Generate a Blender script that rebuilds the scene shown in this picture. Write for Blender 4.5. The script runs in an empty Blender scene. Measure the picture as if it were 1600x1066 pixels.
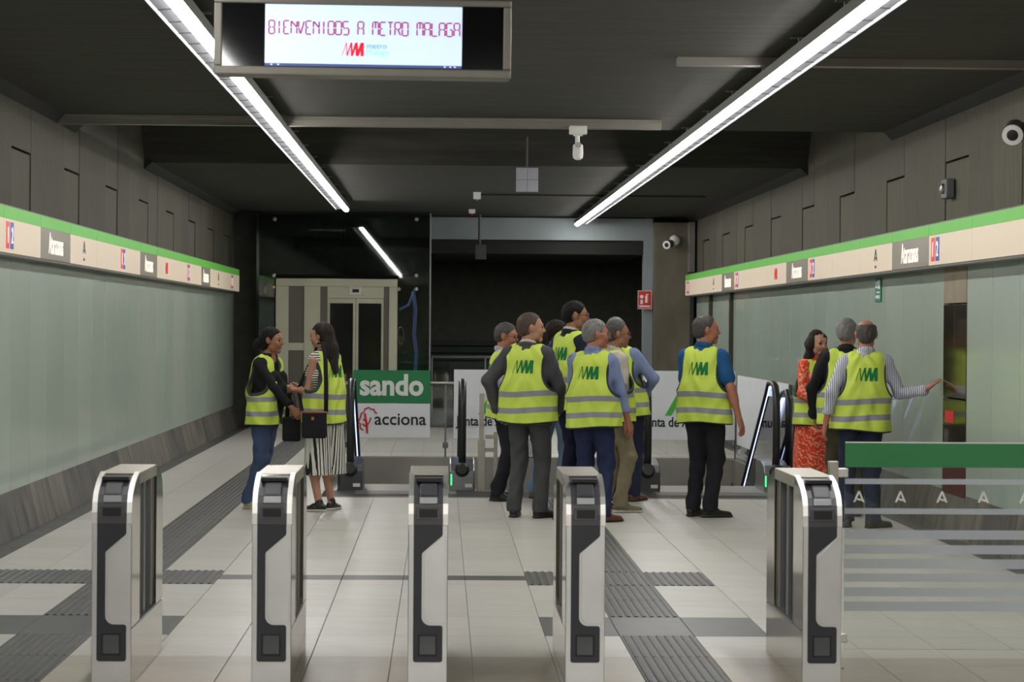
import bpy, bmesh, math, random
import numpy as np
from mathutils import Vector, Matrix
from mathutils.bvhtree import BVHTree
try:
    import openvdb as vdb
except ImportError:
    import pyopenvdb as vdb
random.seed(7)
C = bpy.context.scene.collection
S = bpy.context.scene
PI = math.pi
R = math.radians
F = 3700.0; EYE = 1.65; ROLL = .0073

# ------------------------------------------------------------------ camera
cam = bpy.data.cameras.new('camera'); co = bpy.data.objects.new('camera', cam); C.objects.link(co)
cam.sensor_width = 36; cam.lens = F/1600*36; cam.clip_start = .1; cam.clip_end = 200
co.matrix_world = Matrix.Translation((0, 0, EYE)) @ Matrix.Rotation(-110.2/F, 4, 'Z') @ Matrix.Rotation(PI/2-23.2/F, 4, 'X') @ Matrix.Rotation(ROLL, 4, 'Z')
cam.dof.use_dof = True; cam.dof.focus_distance = 20.6; cam.dof.aperture_fstop = 7.5
S.camera = co
# ------------------------------------------------------------------ world, exposure
w = bpy.data.worlds.new('world'); S.world = w; w.use_nodes = True
w.node_tree.nodes['Background'].inputs[0].default_value = (.8, .85, .9, 1)
w.node_tree.nodes['Background'].inputs[1].default_value = .02
S.view_settings.view_transform = 'Standard'; S.view_settings.look = 'None'
S.view_settings.gamma = 1; S.view_settings.use_curve_mapping = False
S.view_settings.exposure = 0.0
LAMP = 44.0      # strength of the tubes of the two light lines
SIGN = 1.0       # strength of the backlit line sign


def lin(c):
    c = c/255
    return c/12.92 if c <= .04045 else ((c+.055)/1.055)**2.4


def rgb(r, g, b): return (lin(r), lin(g), lin(b), 1)


# ------------------------------------------------------------------ materials
def nodes(name):
    m = bpy.data.materials.new(name); m.use_nodes = True
    nt = m.node_tree
    return m, nt, nt.nodes['Principled BSDF']


def mat(name, col, rough=.6, metal=0, var=0, vscale=6, bump=0, bscale=40, stretch=(1, 1, 1), emit=0, spec=.5, coat=0):
    m, nt, b = nodes(name)
    b.inputs['Base Color'].default_value = col
    b.inputs['Roughness'].default_value = rough
    b.inputs['Metallic'].default_value = metal
    b.inputs['Specular IOR Level'].default_value = spec
    b.inputs['Coat Weight'].default_value = coat
    if emit:
        b.inputs['Emission Color'].default_value = col
        b.inputs['Emission Strength'].default_value = emit
    if var or bump:
        tc = nt.nodes.new('ShaderNodeTexCoord'); mp = nt.nodes.new('ShaderNodeMapping')
        mp.inputs['Scale'].default_value = stretch
        nt.links.new(tc.outputs['Object'], mp.inputs[0])
    if var:
        n = nt.nodes.new('ShaderNodeTexNoise'); n.inputs['Scale'].default_value = vscale
        n.inputs['Detail'].default_value = 5
        nt.links.new(mp.outputs[0], n.inputs[0])
        r = nt.nodes.new('ShaderNodeValToRGB')
        r.color_ramp.elements[0].position = .3; r.color_ramp.elements[1].position = .72
        r.color_ramp.elements[0].color = tuple(max(0, c*(1-var)) for c in col[:3])+(1,)
        r.color_ramp.elements[1].color = tuple(min(1, c*(1+var)) for c in col[:3])+(1,)
        nt.links.new(n.outputs[0], r.inputs[0]); nt.links.new(r.outputs[0], b.inputs['Base Color'])
    if bump:
        n = nt.nodes.new('ShaderNodeTexNoise'); n.inputs['Scale'].default_value = bscale
        n.inputs['Detail'].default_value = 4
        nt.links.new(mp.outputs[0], n.inputs[0])
        bp = nt.nodes.new('ShaderNodeBump'); bp.inputs['Strength'].default_value = bump
        bp.inputs['Distance'].default_value = .01
        nt.links.new(n.outputs[0], bp.inputs['Height']); nt.links.new(bp.outputs[0], b.inputs['Normal'])
    return m


def glass(name, tint=(.93, .97, .95, 1), refl=1.0, rough=.02):
    m = bpy.data.materials.new(name); m.use_nodes = True; nt = m.node_tree
    nt.nodes.clear()
    o = nt.nodes.new('ShaderNodeOutputMaterial'); mx = nt.nodes.new('ShaderNodeMixShader')
    t = nt.nodes.new('ShaderNodeBsdfTransparent'); t.inputs[0].default_value = tint
    g = nt.nodes.new('ShaderNodeBsdfGlossy'); g.inputs['Roughness'].default_value = rough
    fr = nt.nodes.new('ShaderNodeFresnel'); fr.inputs[0].default_value = 1.5
    mu = nt.nodes.new('ShaderNodeMath'); mu.operation = 'MULTIPLY'; mu.inputs[1].default_value = refl
    nt.links.new(fr.outputs[0], mu.inputs[0]); nt.links.new(mu.outputs[0], mx.inputs[0])
    nt.links.new(t.outputs[0], mx.inputs[1]); nt.links.new(g.outputs[0], mx.inputs[2])
    nt.links.new(mx.outputs[0], o.inputs[0])
    return m


def film(name, col, alpha):
    """printed or sandblasted film on glass: partly lets light through"""
    m = bpy.data.materials.new(name); m.use_nodes = True; nt = m.node_tree
    nt.nodes.clear()
    o = nt.nodes.new('ShaderNodeOutputMaterial'); mx = nt.nodes.new('ShaderNodeMixShader')
    t = nt.nodes.new('ShaderNodeBsdfTransparent'); d = nt.nodes.new('ShaderNodeBsdfDiffuse'); d.inputs[0].default_value = col
    mx.inputs[0].default_value = alpha
    nt.links.new(t.outputs[0], mx.inputs[1]); nt.links.new(d.outputs[0], mx.inputs[2]); nt.links.new(mx.outputs[0], o.inputs[0])
    return m


M = {}
M['tile'] = mat('pale floor tile', rgb(189, 185, 178), .40, var=.10, vscale=3, bump=.05, bscale=8, stretch=(.6, 5, 1))
M['tile2'] = mat('pale floor tile, second batch', rgb(184, 180, 173), .42, var=.10, vscale=4, bump=.05, bscale=8, stretch=(.6, 5, 1))
M['near_tile'] = mat('browner floor with gate shade in the colour', rgb(170, 162, 149), .4, var=.12, vscale=2, stretch=(1, 2, 1))  # browner tile; the shade of the gates is put into its colour
M['mesh'] = mat('pale perforated sheet', rgb(168, 168, 178), .5, var=.1, vscale=60)
M['dark_tile'] = mat('dark floor tile', rgb(76, 75, 76), .42, var=.15, vscale=9)
M['tactile'] = mat('tactile floor tile', rgb(84, 82, 80), .5, var=.2, vscale=14)
M['rib'] = mat('tactile rib', rgb(66, 65, 64), .5, var=.2, vscale=14)
M['grout'] = mat('grout', rgb(156, 151, 142), .8, var=.2, vscale=20)
M['gutter'] = mat('gutter stone', rgb(80, 79, 77), .5, var=.25, vscale=5)
M['wallglass'] = mat('sage backpainted glass', rgb(160, 173, 160), .34, var=.05, vscale=.8, coat=.3)
M['wallglass2'] = mat('sage backpainted glass, pale batch', rgb(164, 178, 165), .34, var=.05, vscale=.8, coat=.3)
M['joint'] = mat('wall joint', rgb(58, 66, 60), .8, var=.1)
M['concrete'] = mat('board marked concrete', rgb(82, 77, 63), .8, var=.2, vscale=7, bump=.5, bscale=26, stretch=(1, 5, .35))
M['concrete3'] = mat('sooty board marked concrete', rgb(68, 65, 53), .8, var=.22, vscale=8, bump=.5, bscale=22, stretch=(1, 6, .35))  # darker boards: lamp shading on the left wall put into the colour
M['concrete2'] = mat('board marked concrete, darker', rgb(76, 72, 59), .8, var=.22, vscale=8, bump=.5, bscale=22, stretch=(1, 6, .35))
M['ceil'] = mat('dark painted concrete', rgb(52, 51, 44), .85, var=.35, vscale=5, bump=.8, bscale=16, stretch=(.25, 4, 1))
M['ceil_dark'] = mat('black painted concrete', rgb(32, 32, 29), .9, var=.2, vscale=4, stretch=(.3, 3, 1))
M['skirt'] = mat('stained grey stone', rgb(108, 102, 95), .45, var=.45, vscale=4.5, bump=.15, bscale=12, stretch=(1, 1.3, .5))
M['skirt2'] = mat('stained grey stone, darker', rgb(92, 88, 85), .42, var=.55, vscale=5, bump=.15, bscale=12, stretch=(1, 1.2, .4))
M['steel'] = mat('brushed steel', rgb(186, 180, 170), .48, 1, var=.07, vscale=3, bump=.04, bscale=60, stretch=(1, 1, 12))
M['steelpol'] = mat('polished steel side', rgb(186, 178, 166), .11, 1, var=.06, vscale=2, bump=.015, bscale=4)
M['chrome'] = mat('bright chrome', rgb(226, 223, 218), .42, 1, var=.03)
M['satin'] = mat('satin steel plate', rgb(222, 223, 224), .40, 1, var=.05, vscale=5)
M['fascia'] = mat('steel fascia', rgb(160, 156, 148), .42, .5, var=.15, vscale=1.5)
M['black'] = mat('black plastic', rgb(46, 47, 54), .38, var=.06)
M['darkgrey'] = mat('dark grey plastic', rgb(70, 69, 74), .4, var=.06)
M['readerglass'] = mat('reader window', rgb(82, 84, 88), .12, var=.05)
M['slot'] = mat('dark slot', rgb(20, 20, 22), .5)
M['bronze'] = mat('dark bronze panel', rgb(66, 62, 48), .3, .4, var=.1)
M['alu'] = mat('grey aluminium profile', rgb(138, 140, 142), .35, .8, var=.05)
M['rubber'] = mat('black rubber', rgb(24, 24, 26), .38, var=.1)
M['green'] = mat('green sign film', rgb(36, 152, 84), .35)
M['signgreen'] = mat('backlit green strip', rgb(84, 166, 52), .5, emit=.32)
M['signwhite'] = mat('backlit cream panel', rgb(196, 180, 158), .5, emit=.42)
M['signgrey'] = mat('backlit taupe panel', rgb(120, 112, 98), .4, emit=.3)
M['signtext'] = mat('backlit white letters', rgb(255, 248, 235), .4, emit=.6)
M['red'] = mat('sign red', rgb(200, 30, 36), .4, emit=.5)
M['blue'] = mat('sign blue', rgb(40, 52, 140), .4, emit=.5)
M['printred'] = mat('print red', rgb(192, 24, 34), .5)
M['printblack'] = mat('print black', rgb(34, 34, 38), .5)
M['white'] = mat('white enamel', rgb(226, 225, 220), .5, var=.02)
M['posterwhite'] = mat('white poster', rgb(226, 228, 230), .55, var=.02)
M['postergreen'] = mat('green poster', rgb(28, 122, 70), .5, var=.03)
M['postergreen2'] = mat('mid green print', rgb(84, 176, 70), .5)
M['teal'] = mat('teal green print', rgb(34, 120, 92), .5)
M['screen'] = mat('lit screen', rgb(190, 208, 236), .3, emit=1.0)
M['screenred'] = mat('screen purple red', rgb(160, 50, 110), .3, emit=.7)
M['screenlogo'] = mat('screen red', rgb(205, 30, 50), .3, emit=.8)
M['screenteal'] = mat('screen teal', rgb(70, 150, 180), .3, emit=.8)
M['screenpale'] = mat('screen pale blue', rgb(140, 205, 225), .3, emit=.8)
M['screenbar'] = mat('screen taskbar', rgb(58, 74, 124), .3, emit=.8)
M['bezel'] = mat('black glossy display panel', rgb(10, 10, 14), .06)
M['frame'] = mat('grey metal frame', rgb(128, 124, 116), .45, .4, var=.06)
M['tube'] = mat('lamp diffuser', (1, .985, .96, 1), .4, emit=LAMP)
M['reflector'] = mat('lamp reflector', rgb(88, 89, 93), .6, var=.1, vscale=4, stretch=(1, 2, 1))
M['louver'] = mat('lamp louver fin', rgb(52, 52, 55), .5)
M['housing'] = mat('lamp housing', rgb(96, 94, 88), .5)
M['led'] = mat('blue white led', rgb(190, 205, 255), .3, emit=2.5)
M['greenled'] = mat('green led', rgb(60, 230, 120), .3, emit=2)
M['clear'] = glass('clear glass', (.965, .98, .97, 1))
M['cleardark'] = glass('lift glass', (.72, .82, .78, 1), 1.6)
M['frost'] = film('frosted stripe', rgb(200, 206, 212), .62)
M['filmgreen'] = film('green film', rgb(72, 134, 88), .95)
M['filmwhite'] = film('white film', rgb(232, 232, 232), .9)
M['liftsteel'] = mat('lift brushed steel', rgb(190, 187, 166), .42, .4, var=.07, vscale=2)
M['liftpanel'] = mat('lift grey panel', rgb(104, 98, 90), .45, .3, var=.05)
M['liftglass'] = mat('dark door glass', rgb(26, 28, 26), .08)
M['plaster'] = mat('blue grey plaster', rgb(134, 142, 144), .8, var=.08, vscale=1.5)
M['plaster2'] = mat('warm grey plaster', rgb(122, 118, 112), .8, var=.12, vscale=2)
M['column'] = mat('column concrete', rgb(110, 102, 88), .8, var=.25, vscale=3, stretch=(1, 1, .5), bump=.3)
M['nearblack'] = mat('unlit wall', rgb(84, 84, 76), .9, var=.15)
M['cable'] = mat('pale blue cable', rgb(120, 140, 200), .5)
M['notice'] = mat('fire notice red', rgb(206, 44, 44), .5)
M['shaftblue'] = mat('bluish shaft glow', rgb(110, 124, 190), .5, emit=.12)


# ------------------------------------------------------------------ geometry helpers
class MB:
    """collects simple solids; build() links them as one mesh object"""
    def __init__(s): s.v = []; s.f = []

    def box(s, x0, x1, y0, y1, z0, z1):
        n = len(s.v)
        for x in (x0, x1):
            for y in (y0, y1):
                for z in (z0, z1): s.v.append((x, y, z))
        for q in ((0, 1, 3, 2), (4, 6, 7, 5), (0, 4, 5, 1), (2, 3, 7, 6), (0, 2, 6, 4), (1, 5, 7, 3)):
            s.f.append(tuple(n+i for i in q))
        return s

    def prism(s, pts, axis, a, b):
        """extrude a 2D polygon: axis 'x' -> pts are (y,z); 'y' -> (x,z); 'z' -> (x,y)"""
        n = len(s.v); k = len(pts)
        for t in (a, b):
            for p, q in pts:
                s.v.append((t, p, q) if axis == 'x' else (p, t, q) if axis == 'y' else (p, q, t))
        s.f.append(tuple(n+i for i in range(k))); s.f.append(tuple(n+k+i for i in reversed(range(k))))
        for i in range(k):
            j = (i+1) % k; s.f.append((n+i, n+k+i, n+k+j, n+j))
        return s

    def ring(s, c, u, v, ru, rv, k):
        n = len(s.v)
        for i in range(k):
            a = 2*PI*i/k; s.v.append(tuple(c+u*(ru*math.cos(a))+v*(rv*math.sin(a))))
        return n

    def tube(s, path, r, k=10, cap=True, closed=False, rv=None):
        path = [Vector(p) for p in path]; m = len(path); rs = []
        if not hasattr(r, '__len__'): r = [r]*m
        prev = None
        for i, p in enumerate(path):
            if closed: d = path[(i+1) % m]-path[i-1]
            else: d = path[min(i+1, m-1)]-path[max(i-1, 0)]
            d.normalize()
            if prev is None:
                u = Vector((1, 0, 0)) if abs(d.x) < .9 else Vector((0, 1, 0))
            else: u = prev
            u = (u-d*u.dot(d)).normalized(); prev = u; v = d.cross(u)
            rs.append(s.ring(p, u, v, r[i], (rv if rv else r[i]), k))
        for i in range(m if closed else m-1):
            a, b = rs[i], rs[(i+1) % m]
            for j in range(k):
                s.f.append((a+j, a+(j+1) % k, b+(j+1) % k, b+j))
        if cap and not closed:
            s.f.append(tuple(rs[0]+j for j in reversed(range(k)))); s.f.append(tuple(rs[-1]+j for j in range(k)))
        return s

    def lathe(s, prof, c=(0, 0, 0), axis=(0, 0, 1), k=20):
        ax = Vector(axis).normalized(); c = Vector(c)
        path = [c+ax*z for _, z in prof]
        u = Vector((1, 0, 0)) if abs(ax.x) < .9 else Vector((0, 1, 0))
        u = (u-ax*u.dot(ax)).normalized(); v = ax.cross(u)
        rs = [s.ring(p, u, v, max(q[0], 1e-4), max(q[0], 1e-4), k) for p, q in zip(path, prof)]
        for a, b in zip(rs, rs[1:]):
            for j in range(k): s.f.append((a+j, a+(j+1) % k, b+(j+1) % k, b+j))
        s.f.append(tuple(rs[0]+j for j in reversed(range(k)))); s.f.append(tuple(rs[-1]+j for j in range(k)))
        return s

    def mesh(s, name, m, bevel=0, smooth=False):
        me = bpy.data.meshes.new(name); me.from_pydata(s.v, [], s.f)
        bm = bmesh.new(); bm.from_mesh(me)
        bmesh.ops.recalc_face_normals(bm, faces=bm.faces)
        if bevel:
            es = [e for e in bm.edges if len(e.link_faces) == 2 and e.calc_face_angle(0) > .5]
            bmesh.ops.bevel(bm, geom=es, offset=bevel, segments=2, profile=.5, affect='EDGES')
        bm.to_mesh(me); bm.free()
        for x in (m if isinstance(m, (list, tuple)) else [m]): me.materials.append(x)
        if smooth: me.shade_smooth()
        elif bevel: me.shade_auto_smooth(angle=.6) if hasattr(me, 'shade_auto_smooth') else None
        return me

    def build(s, name, m, parent=None, bevel=0, smooth=False, loc=None, rot=None):
        return link(name, s.mesh(name, m, bevel, smooth), parent, loc, rot)


def link(name, me, parent=None, loc=None, rot=None):
    o = bpy.data.objects.new(name, me); C.objects.link(o)
    if parent is not None: o.parent = parent
    if loc is not None: o.location = loc
    if rot is not None: o.rotation_euler = rot
    return o


def tag(o, label=None, cat=None, group=None, kind=None):
    if label: o['label'] = label
    if cat: o['category'] = cat
    if group: o['group'] = group
    if kind: o['kind'] = kind
    return o


def empty(name, loc=(0, 0, 0), rz=0):
    o = bpy.data.objects.new(name, None); C.objects.link(o); o.location = loc; o.rotation_euler = (0, 0, rz)
    o.empty_display_size = .1
    return o


def copy_tree(o, parent=None):
    c = o.copy(); C.objects.link(c)
    if parent is not None: c.parent = parent
    for ch in list(KIDS(o)): copy_tree(ch, c)
    return c


def KIDS(o): return [x for x in C.objects if x.parent == o]


def text(name, body, size, m, parent, loc, rot=(PI/2, 0, 0), bold=0, depth=.002, align='CENTER', sx=1.0):
    cu = bpy.data.curves.new(name, 'FONT'); cu.body = body; cu.size = size; cu.extrude = depth; cu.offset = bold
    cu.align_x = align; cu.align_y = 'CENTER'; cu.resolution_u = 3
    t = bpy.data.objects.new('t', cu); C.objects.link(t)
    bpy.context.view_layer.update()
    me = bpy.data.meshes.new_from_object(t.evaluated_get(bpy.context.evaluated_depsgraph_get()))
    bpy.data.objects.remove(t); bpy.data.curves.remove(cu)
    me.materials.clear(); me.materials.append(m)
    for v in me.vertices: v.co.x *= sx
    me.name = name
    return link(name, me, parent, loc, rot)


# zigzag M mark of the line operator, drawn in a 0..1 square as strokes that thicken
def mark_polys():
    z = [(.0, 0, .022), (.2, 1, .03), (.24, 0, .05), (.43, 1, .07), (.46, 0, .09), (.66, 1, .11), (.7, 0, .13), (.93, 1, .15), (.93, 0, .15)]
    out = []
    for (x0, y0, w0), (x1, y1, w1) in zip(z, z[1:]):
        w = (w0+w1)/2
        out.append([(x0-w/2, y0), (x0+w/2, y0), (x1+w/2, y1), (x1-w/2, y1)])
    return out


def a_polys():
    """open letter A mark: long left stroke, right stroke and a slanting bar"""
    return [[(0, 0), (.17, 0), (.56, .86), (.5, 1), (.42, 1)], [(.42, 1), (.58, 1), (1, 0), (.83, 0), (.47, .86)],
            [(.30, .22), (.62, .13), (.78, .13), (.73, .27), (.36, .36)]]


def polymesh(name, polys, m, parent, fn, depth):
    """polys in 0..1 -> fn(u,v,t) gives the point, t 0 or depth"""
    mb = MB()
    for p in polys:
        n = len(mb.v); k = len(p)
        for t in (0, depth):
            for u, v in p: mb.v.append(tuple(fn(u, v, t)))
        mb.f.append(tuple(n+i for i in range(k))); mb.f.append(tuple(n+k+i for i in reversed(range(k))))
        for i in range(k):
            j = (i+1) % k; mb.f.append((n+i, n+k+i, n+k+j, n+j))
    return mb.build(name, m, parent)


# ================================================================== SETTING
XL, XR = -3.33, 4.11           # wall faces
WL, WR = -3.07, 3.90           # edges of the pale paving
SL, SR = -3.24, 4.05           # foot of the skirting
GX0, GW, GL, GY0 = .563, .4, .82, 12.60     # paving module
Y0, YV, YF, YB = -7.0, 23.6, 29.6, 39.0     # behind camera, stair void front, void back, rear line
VX0, VX1 = -1.15, 3.68

floor = tag(MB().box(XL-.3, XR+.3, Y0, YV, -.3, -.012).box(XL-.3, VX0, YV, YF, -.3, -.012).box(VX1, XR+.3, YV, YF, -.3, -.012)
            .box(XL-.3, XR+.3, YF, 47, -.3, -.012).build('floor', M['grout']), kind='structure')
me_t = {}


def tile_mesh(key, m, w, l, rib=0, rm=None):
    if key in me_t: return me_t[key]
    g = .0018
    mb = MB().box(g, w-g, g, l-g, -.014, 0)
    me = mb.mesh('floor_tile', m, bevel=.0015)
    me_t[key] = me
    if rib:
        r = MB()
        for i in range(rib):
            x = w*(i+.5)/rib
            r.prism([(x-w/rib*.27, .0003), (x+w/rib*.27, .0003), (x+w/rib*.16, .0055), (x-w/rib*.16, .0055)], 'y', g+.004, l-g-.004)
        r_me = r.mesh('rib', rm)
        me_t[key+'r'] = r_me
    return me


def lay(x0, x1, y0, y1, kind):
    w, l = round(x1-x0, 3), round(y1-y0, 3)
    if w < .03 or l < .03: return
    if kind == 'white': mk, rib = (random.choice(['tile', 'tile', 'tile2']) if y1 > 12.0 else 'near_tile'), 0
    elif kind == 'dark': mk, rib = 'dark_tile', 0
    elif kind == 'coarse': mk, rib = 'tactile', 8
    else: mk, rib = 'tactile', 9
    key = f'{mk}{w}{l}{kind}'
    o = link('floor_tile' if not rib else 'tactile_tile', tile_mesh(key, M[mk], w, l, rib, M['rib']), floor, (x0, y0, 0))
    if rib: link('rib_set', me_t[key+'r'], o)


far = MB(); nlay = 0
xs = [WL]+[GX0+GW*k for k in range(-9, 9) if WL+.05 < GX0+GW*k < WR-.05]+[WR]
for ci in range(len(xs)-1):
    x0, x1 = xs[ci], xs[ci+1]; cx = (x0+x1)/2
    tact = (-2.237-.01 < cx < -1.837) or (.963 < cx < 1.363)
    off = random.choice([0, 0, 0, .27, .41, .55])
    for r in range(-30, 46):
        ya, yb = GY0+GL*r, GY0+GL*(r+1)
        if ya < 9.2 and yb <= 9.3: continue
        void = lambda a: (VX0-.06 < cx < VX1 and 22.6 < a < 30.0)
        if ya > 38.3: continue
        side = cx < -1.43 or (.563 < cx < 1.763)
        kind = 'white'; seg = [(ya, yb)]
        if r == 0: kind = 'dark' if side else 'white'
        elif r == 3:
            if side: kind = 'coarse'
            elif -1.437 < cx < .563: seg = [(ya, 15.35), (15.35, 15.63), (15.63, yb)]
        if tact and r not in (0, 3): kind = 'fine'
        if kind == 'white' and off and r not in (-1, 0, 2, 3, 4): seg = [(ya, ya+off), (ya+off, yb)] if (r*7+ci) % 3 == 0 else seg
        for i, (a, b) in enumerate(seg):
            if void(b):
                if a >= 22.6 and b < 30: continue
                b = min(b, 22.68)
            kk = 'dark' if (r == 3 and kind == 'white' and len(seg) == 3 and i == 1) else kind
            if b < 21 or kk != 'white': lay(x0, x1, a, b, kk); nlay += 1
            else:
                far.box(x0+.002, x1-.002, a+.002, b-.002, -.014, 0)
tag(far.build('far_paving', M['tile'], floor), kind='stuff')
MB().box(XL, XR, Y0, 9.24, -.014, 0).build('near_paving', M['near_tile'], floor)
MB().box(WL, XR, 38.4, 46, -.014, 0).build('rear_paving', M['dark_tile'], floor)
# dark gutter strips along both walls
for nm, a, b in (('left', SL-.02, WL), ('right', WR, SR+.02)):
    for k in range(0, 38):
        y = 8+.855*k
        MB().box(a+.003, b-.003, y+.003, y+.852, -.012, -.002).build('gutter_slab', M['gutter'], floor)
# metal landing strip at the head of the moving stairs
MB().box(VX0-.05, VX1+.05, 22.7, YV, -.012, .004).build('landing_plate', M['fascia'], floor)
mbp = MB()
for k in range(24): mbp.box(VX0, VX1, 22.75+k*.034, 22.764+k*.034, .004, .0065)
mbp.build('landing_grooves', M['darkgrey'], floor)
# edge of the stair void: fascia sheets all round
vd = tag(empty('trim_1'), kind='structure')
fx = VX0
while fx < VX1-.1:
    MB().box(fx+.004, min(fx+1.2, VX1)-.004, YF-.012, YF, -1.2, .0).build('fascia_panel', M['fascia'], vd); fx += 1.2
for xx, s in ((VX0, 0), (VX1, -.012)):
    for k in range(5): MB().box(xx+s, xx+s+.012, YV+1.2*k+.004, YV+1.2*k+1.196, -1.2, 0).build('fascia_panel', M['fascia'], vd)
MB().box(VX0, VX1, YV-.02, YV, -1.2, -.012).build('fascia_panel', M['fascia'], vd)
tag(MB().box(VX0-.2, VX1+.2, YV-.5, 46, -5.3, -5.0).box(VX0-.3, VX0-.02, YV-.5, 46, -5, -1.2).box(VX1+.02, VX1+.3, YV-.5, 46, -5, -1.2)
    .box(VX0, VX1, 45.8, 46, -5, -.3).build('trim_2', M['nearblack']), kind='structure')

# walls: glass cladding below, concrete boards above
PH = 18.42
for nm, X, sx, S0, S1 in (('left', XL, -1, SL, XL), ('right', XR, 1, SR, XR)):
    wl = tag(MB().box(min(X+sx*.06, X+sx*.3), max(X+sx*.06, X+sx*.3), Y0, 46, -.3, 4.6).build('wall_'+nm, M['joint']), kind='structure')
    sk = tag(MB().box(min(S1+sx*.03, X+sx*.1), max(S1+sx*.03, X+sx*.1), Y0, 38.2, -.02, .29).build('baseboard_'+nm, M['joint']), kind='structure')
    for k in range(-12, 24):
        ya, yb = PH+.855*k, PH+.855*(k+1)
        if ya > 38.0: break
        yb = min(yb, 38.3)
        steel = nm == 'right' and k == 0
        if nm == 'right' and k in (17, 20): # narrow brown pilasters among the far panels
            MB().box(X-.05, X+.05, ya+.3, ya+.42, .3, 2.2).build('pilaster', M['bronze'], wl)
        if not steel:
            MB().box(min(X, X+sx*.05), max(X, X+sx*.05), ya+.004, yb-.004, .30, 2.32).build('glass_panel', random.choice([M['wallglass'], M['wallglass'], M['wallglass2']]), wl, bevel=.002)
        # concrete boards: each has its own proudness; every third is split by a recess
        d = random.choice([0, .002, .004]); mm = M[random.choice(['concrete', 'concrete2'] if nm == 'right' else ['concrete3', 'concrete2', 'concrete3'])]
        if k % 3 == 0:
            MB().box(min(X+sx*.010, X+sx*.1), max(X+sx*.010, X+sx*.1), ya+.0015, yb-.0015, 2.32, 3.002).build('concrete_board', M['concrete' if nm == 'right' else 'concrete2'], wl)
            MB().box(min(X+sx*d, X+sx*.1), max(X+sx*d, X+sx*.1), ya+.0012, yb-.0012, 3.02, 4.3).build('concrete_board', mm, wl)
        else:
            MB().box(min(X+sx*d, X+sx*.1), max(X+sx*d, X+sx*.1), ya+.0012, yb-.0012, 2.32, 4.3).build('concrete_board', mm, wl)
        # leaning stone skirting slabs
        P = [(S0, 0), (S1-sx*.0, .345), (S1+sx*.04, .345), (S1+sx*.04, 0)]
        MB().prism(P, 'y', ya+.003, yb-.003).build('skirting_slab', M[random.choice(['skirt', 'skirt2'])], sk)

# ceiling: two slabs with a high bay between, and edge beams along the walls
ZC, ZH = 3.452, 3.376
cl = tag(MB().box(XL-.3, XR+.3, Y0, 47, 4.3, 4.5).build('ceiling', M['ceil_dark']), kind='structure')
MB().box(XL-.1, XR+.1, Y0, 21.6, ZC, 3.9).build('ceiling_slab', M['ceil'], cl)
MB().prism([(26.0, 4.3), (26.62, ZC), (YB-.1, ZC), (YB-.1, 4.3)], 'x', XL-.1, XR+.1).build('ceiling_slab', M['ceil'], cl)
for X, s in ((XL, 1), (XR, -1)):
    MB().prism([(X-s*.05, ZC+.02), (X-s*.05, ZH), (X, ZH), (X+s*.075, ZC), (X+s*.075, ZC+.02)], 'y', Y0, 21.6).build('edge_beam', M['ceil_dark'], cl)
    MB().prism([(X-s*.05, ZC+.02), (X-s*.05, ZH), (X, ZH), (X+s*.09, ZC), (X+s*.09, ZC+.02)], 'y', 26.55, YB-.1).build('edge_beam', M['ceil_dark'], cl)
# surface trunking across the ceiling
for x0, x1, y, z in ((XL, 1.90, 20.55, 3.37), (1.56, XR, 15.75, 3.40), (.49, 3.6, 32.3, 3.43)):
    MB().box(x0, x1, y, y+.10, z, z+.055).box(x0, x1, y-.02, y, z+.05, ZC+.001).build('cable_trunking', M['frame'] if y < 30 else M['ceil_dark'], cl, bevel=.003)
# rear of the hall
wb = tag(MB().box(XL-.3, XR+.3, 46, 46.3, -.3, 4.4).build('wall_back', M['nearblack']), kind='structure')
for k in range(9): MB().box(-.3, 2.0, 45.9, 46, .15+k*.14, .24+k*.14).build('slat', M['joint'], wb)
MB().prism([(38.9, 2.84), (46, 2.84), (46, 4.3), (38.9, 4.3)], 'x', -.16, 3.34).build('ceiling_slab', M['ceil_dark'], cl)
tr = tag(empty('trim_3'), kind='structure')
MB().box(-.2, 3.34, 38.85, 39.0, 3.07, 3.43).build('lintel', M['plaster'], tr)
MB().box(-.2, 3.30, 38.95, 39.2, 2.85, 3.07).build('lintel', M['plaster2'], tr)
MB().box(3.31, 3.46, 38.8, 39.1, 0, 3.43).build('jamb', M['plaster'], tr)
tag(MB().box(3.46, 4.05, 38.5, 39.2, -.01, 3.36).build('trim_4', M['column'], bevel=.01), kind='structure')
tag(MB().box(4.0, 4.10, 38.3, 38.5, 2.55, 3.36).build('trim_5', M['plaster2'], bevel=.005), kind='structure')
tag(MB().box(XL-.1, -3.0, 38.4, 39.2, -.01, 3.5).build('trim_6', M['nearblack'], bevel=.01), kind='structure')
tag(MB().box(XL-.3, XR+.3, Y0-.2, Y0, -.3, 4.5).build('wall_rear', M['concrete']), kind='structure')

# added fill lights: stairwell, lift shaft, and overhead near and behind the camera
for lx_, ly_, lz_, e_ in ((1.6, 41.5, 2.75, 60), (-1.9, 38.9, 3.2, 24), (.4, 1.6, 3.38, 230), (.4, -3.5, 3.35, 130)):
    L_ = bpy.data.lights.new('fill_light', 'AREA'); L_.energy = e_; L_.size = .6; L_.color = (1, .97, .9)
    lo_ = bpy.data.objects.new('fill_light', L_); C.objects.link(lo_); lo_.location = (lx_, ly_, lz_)

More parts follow.
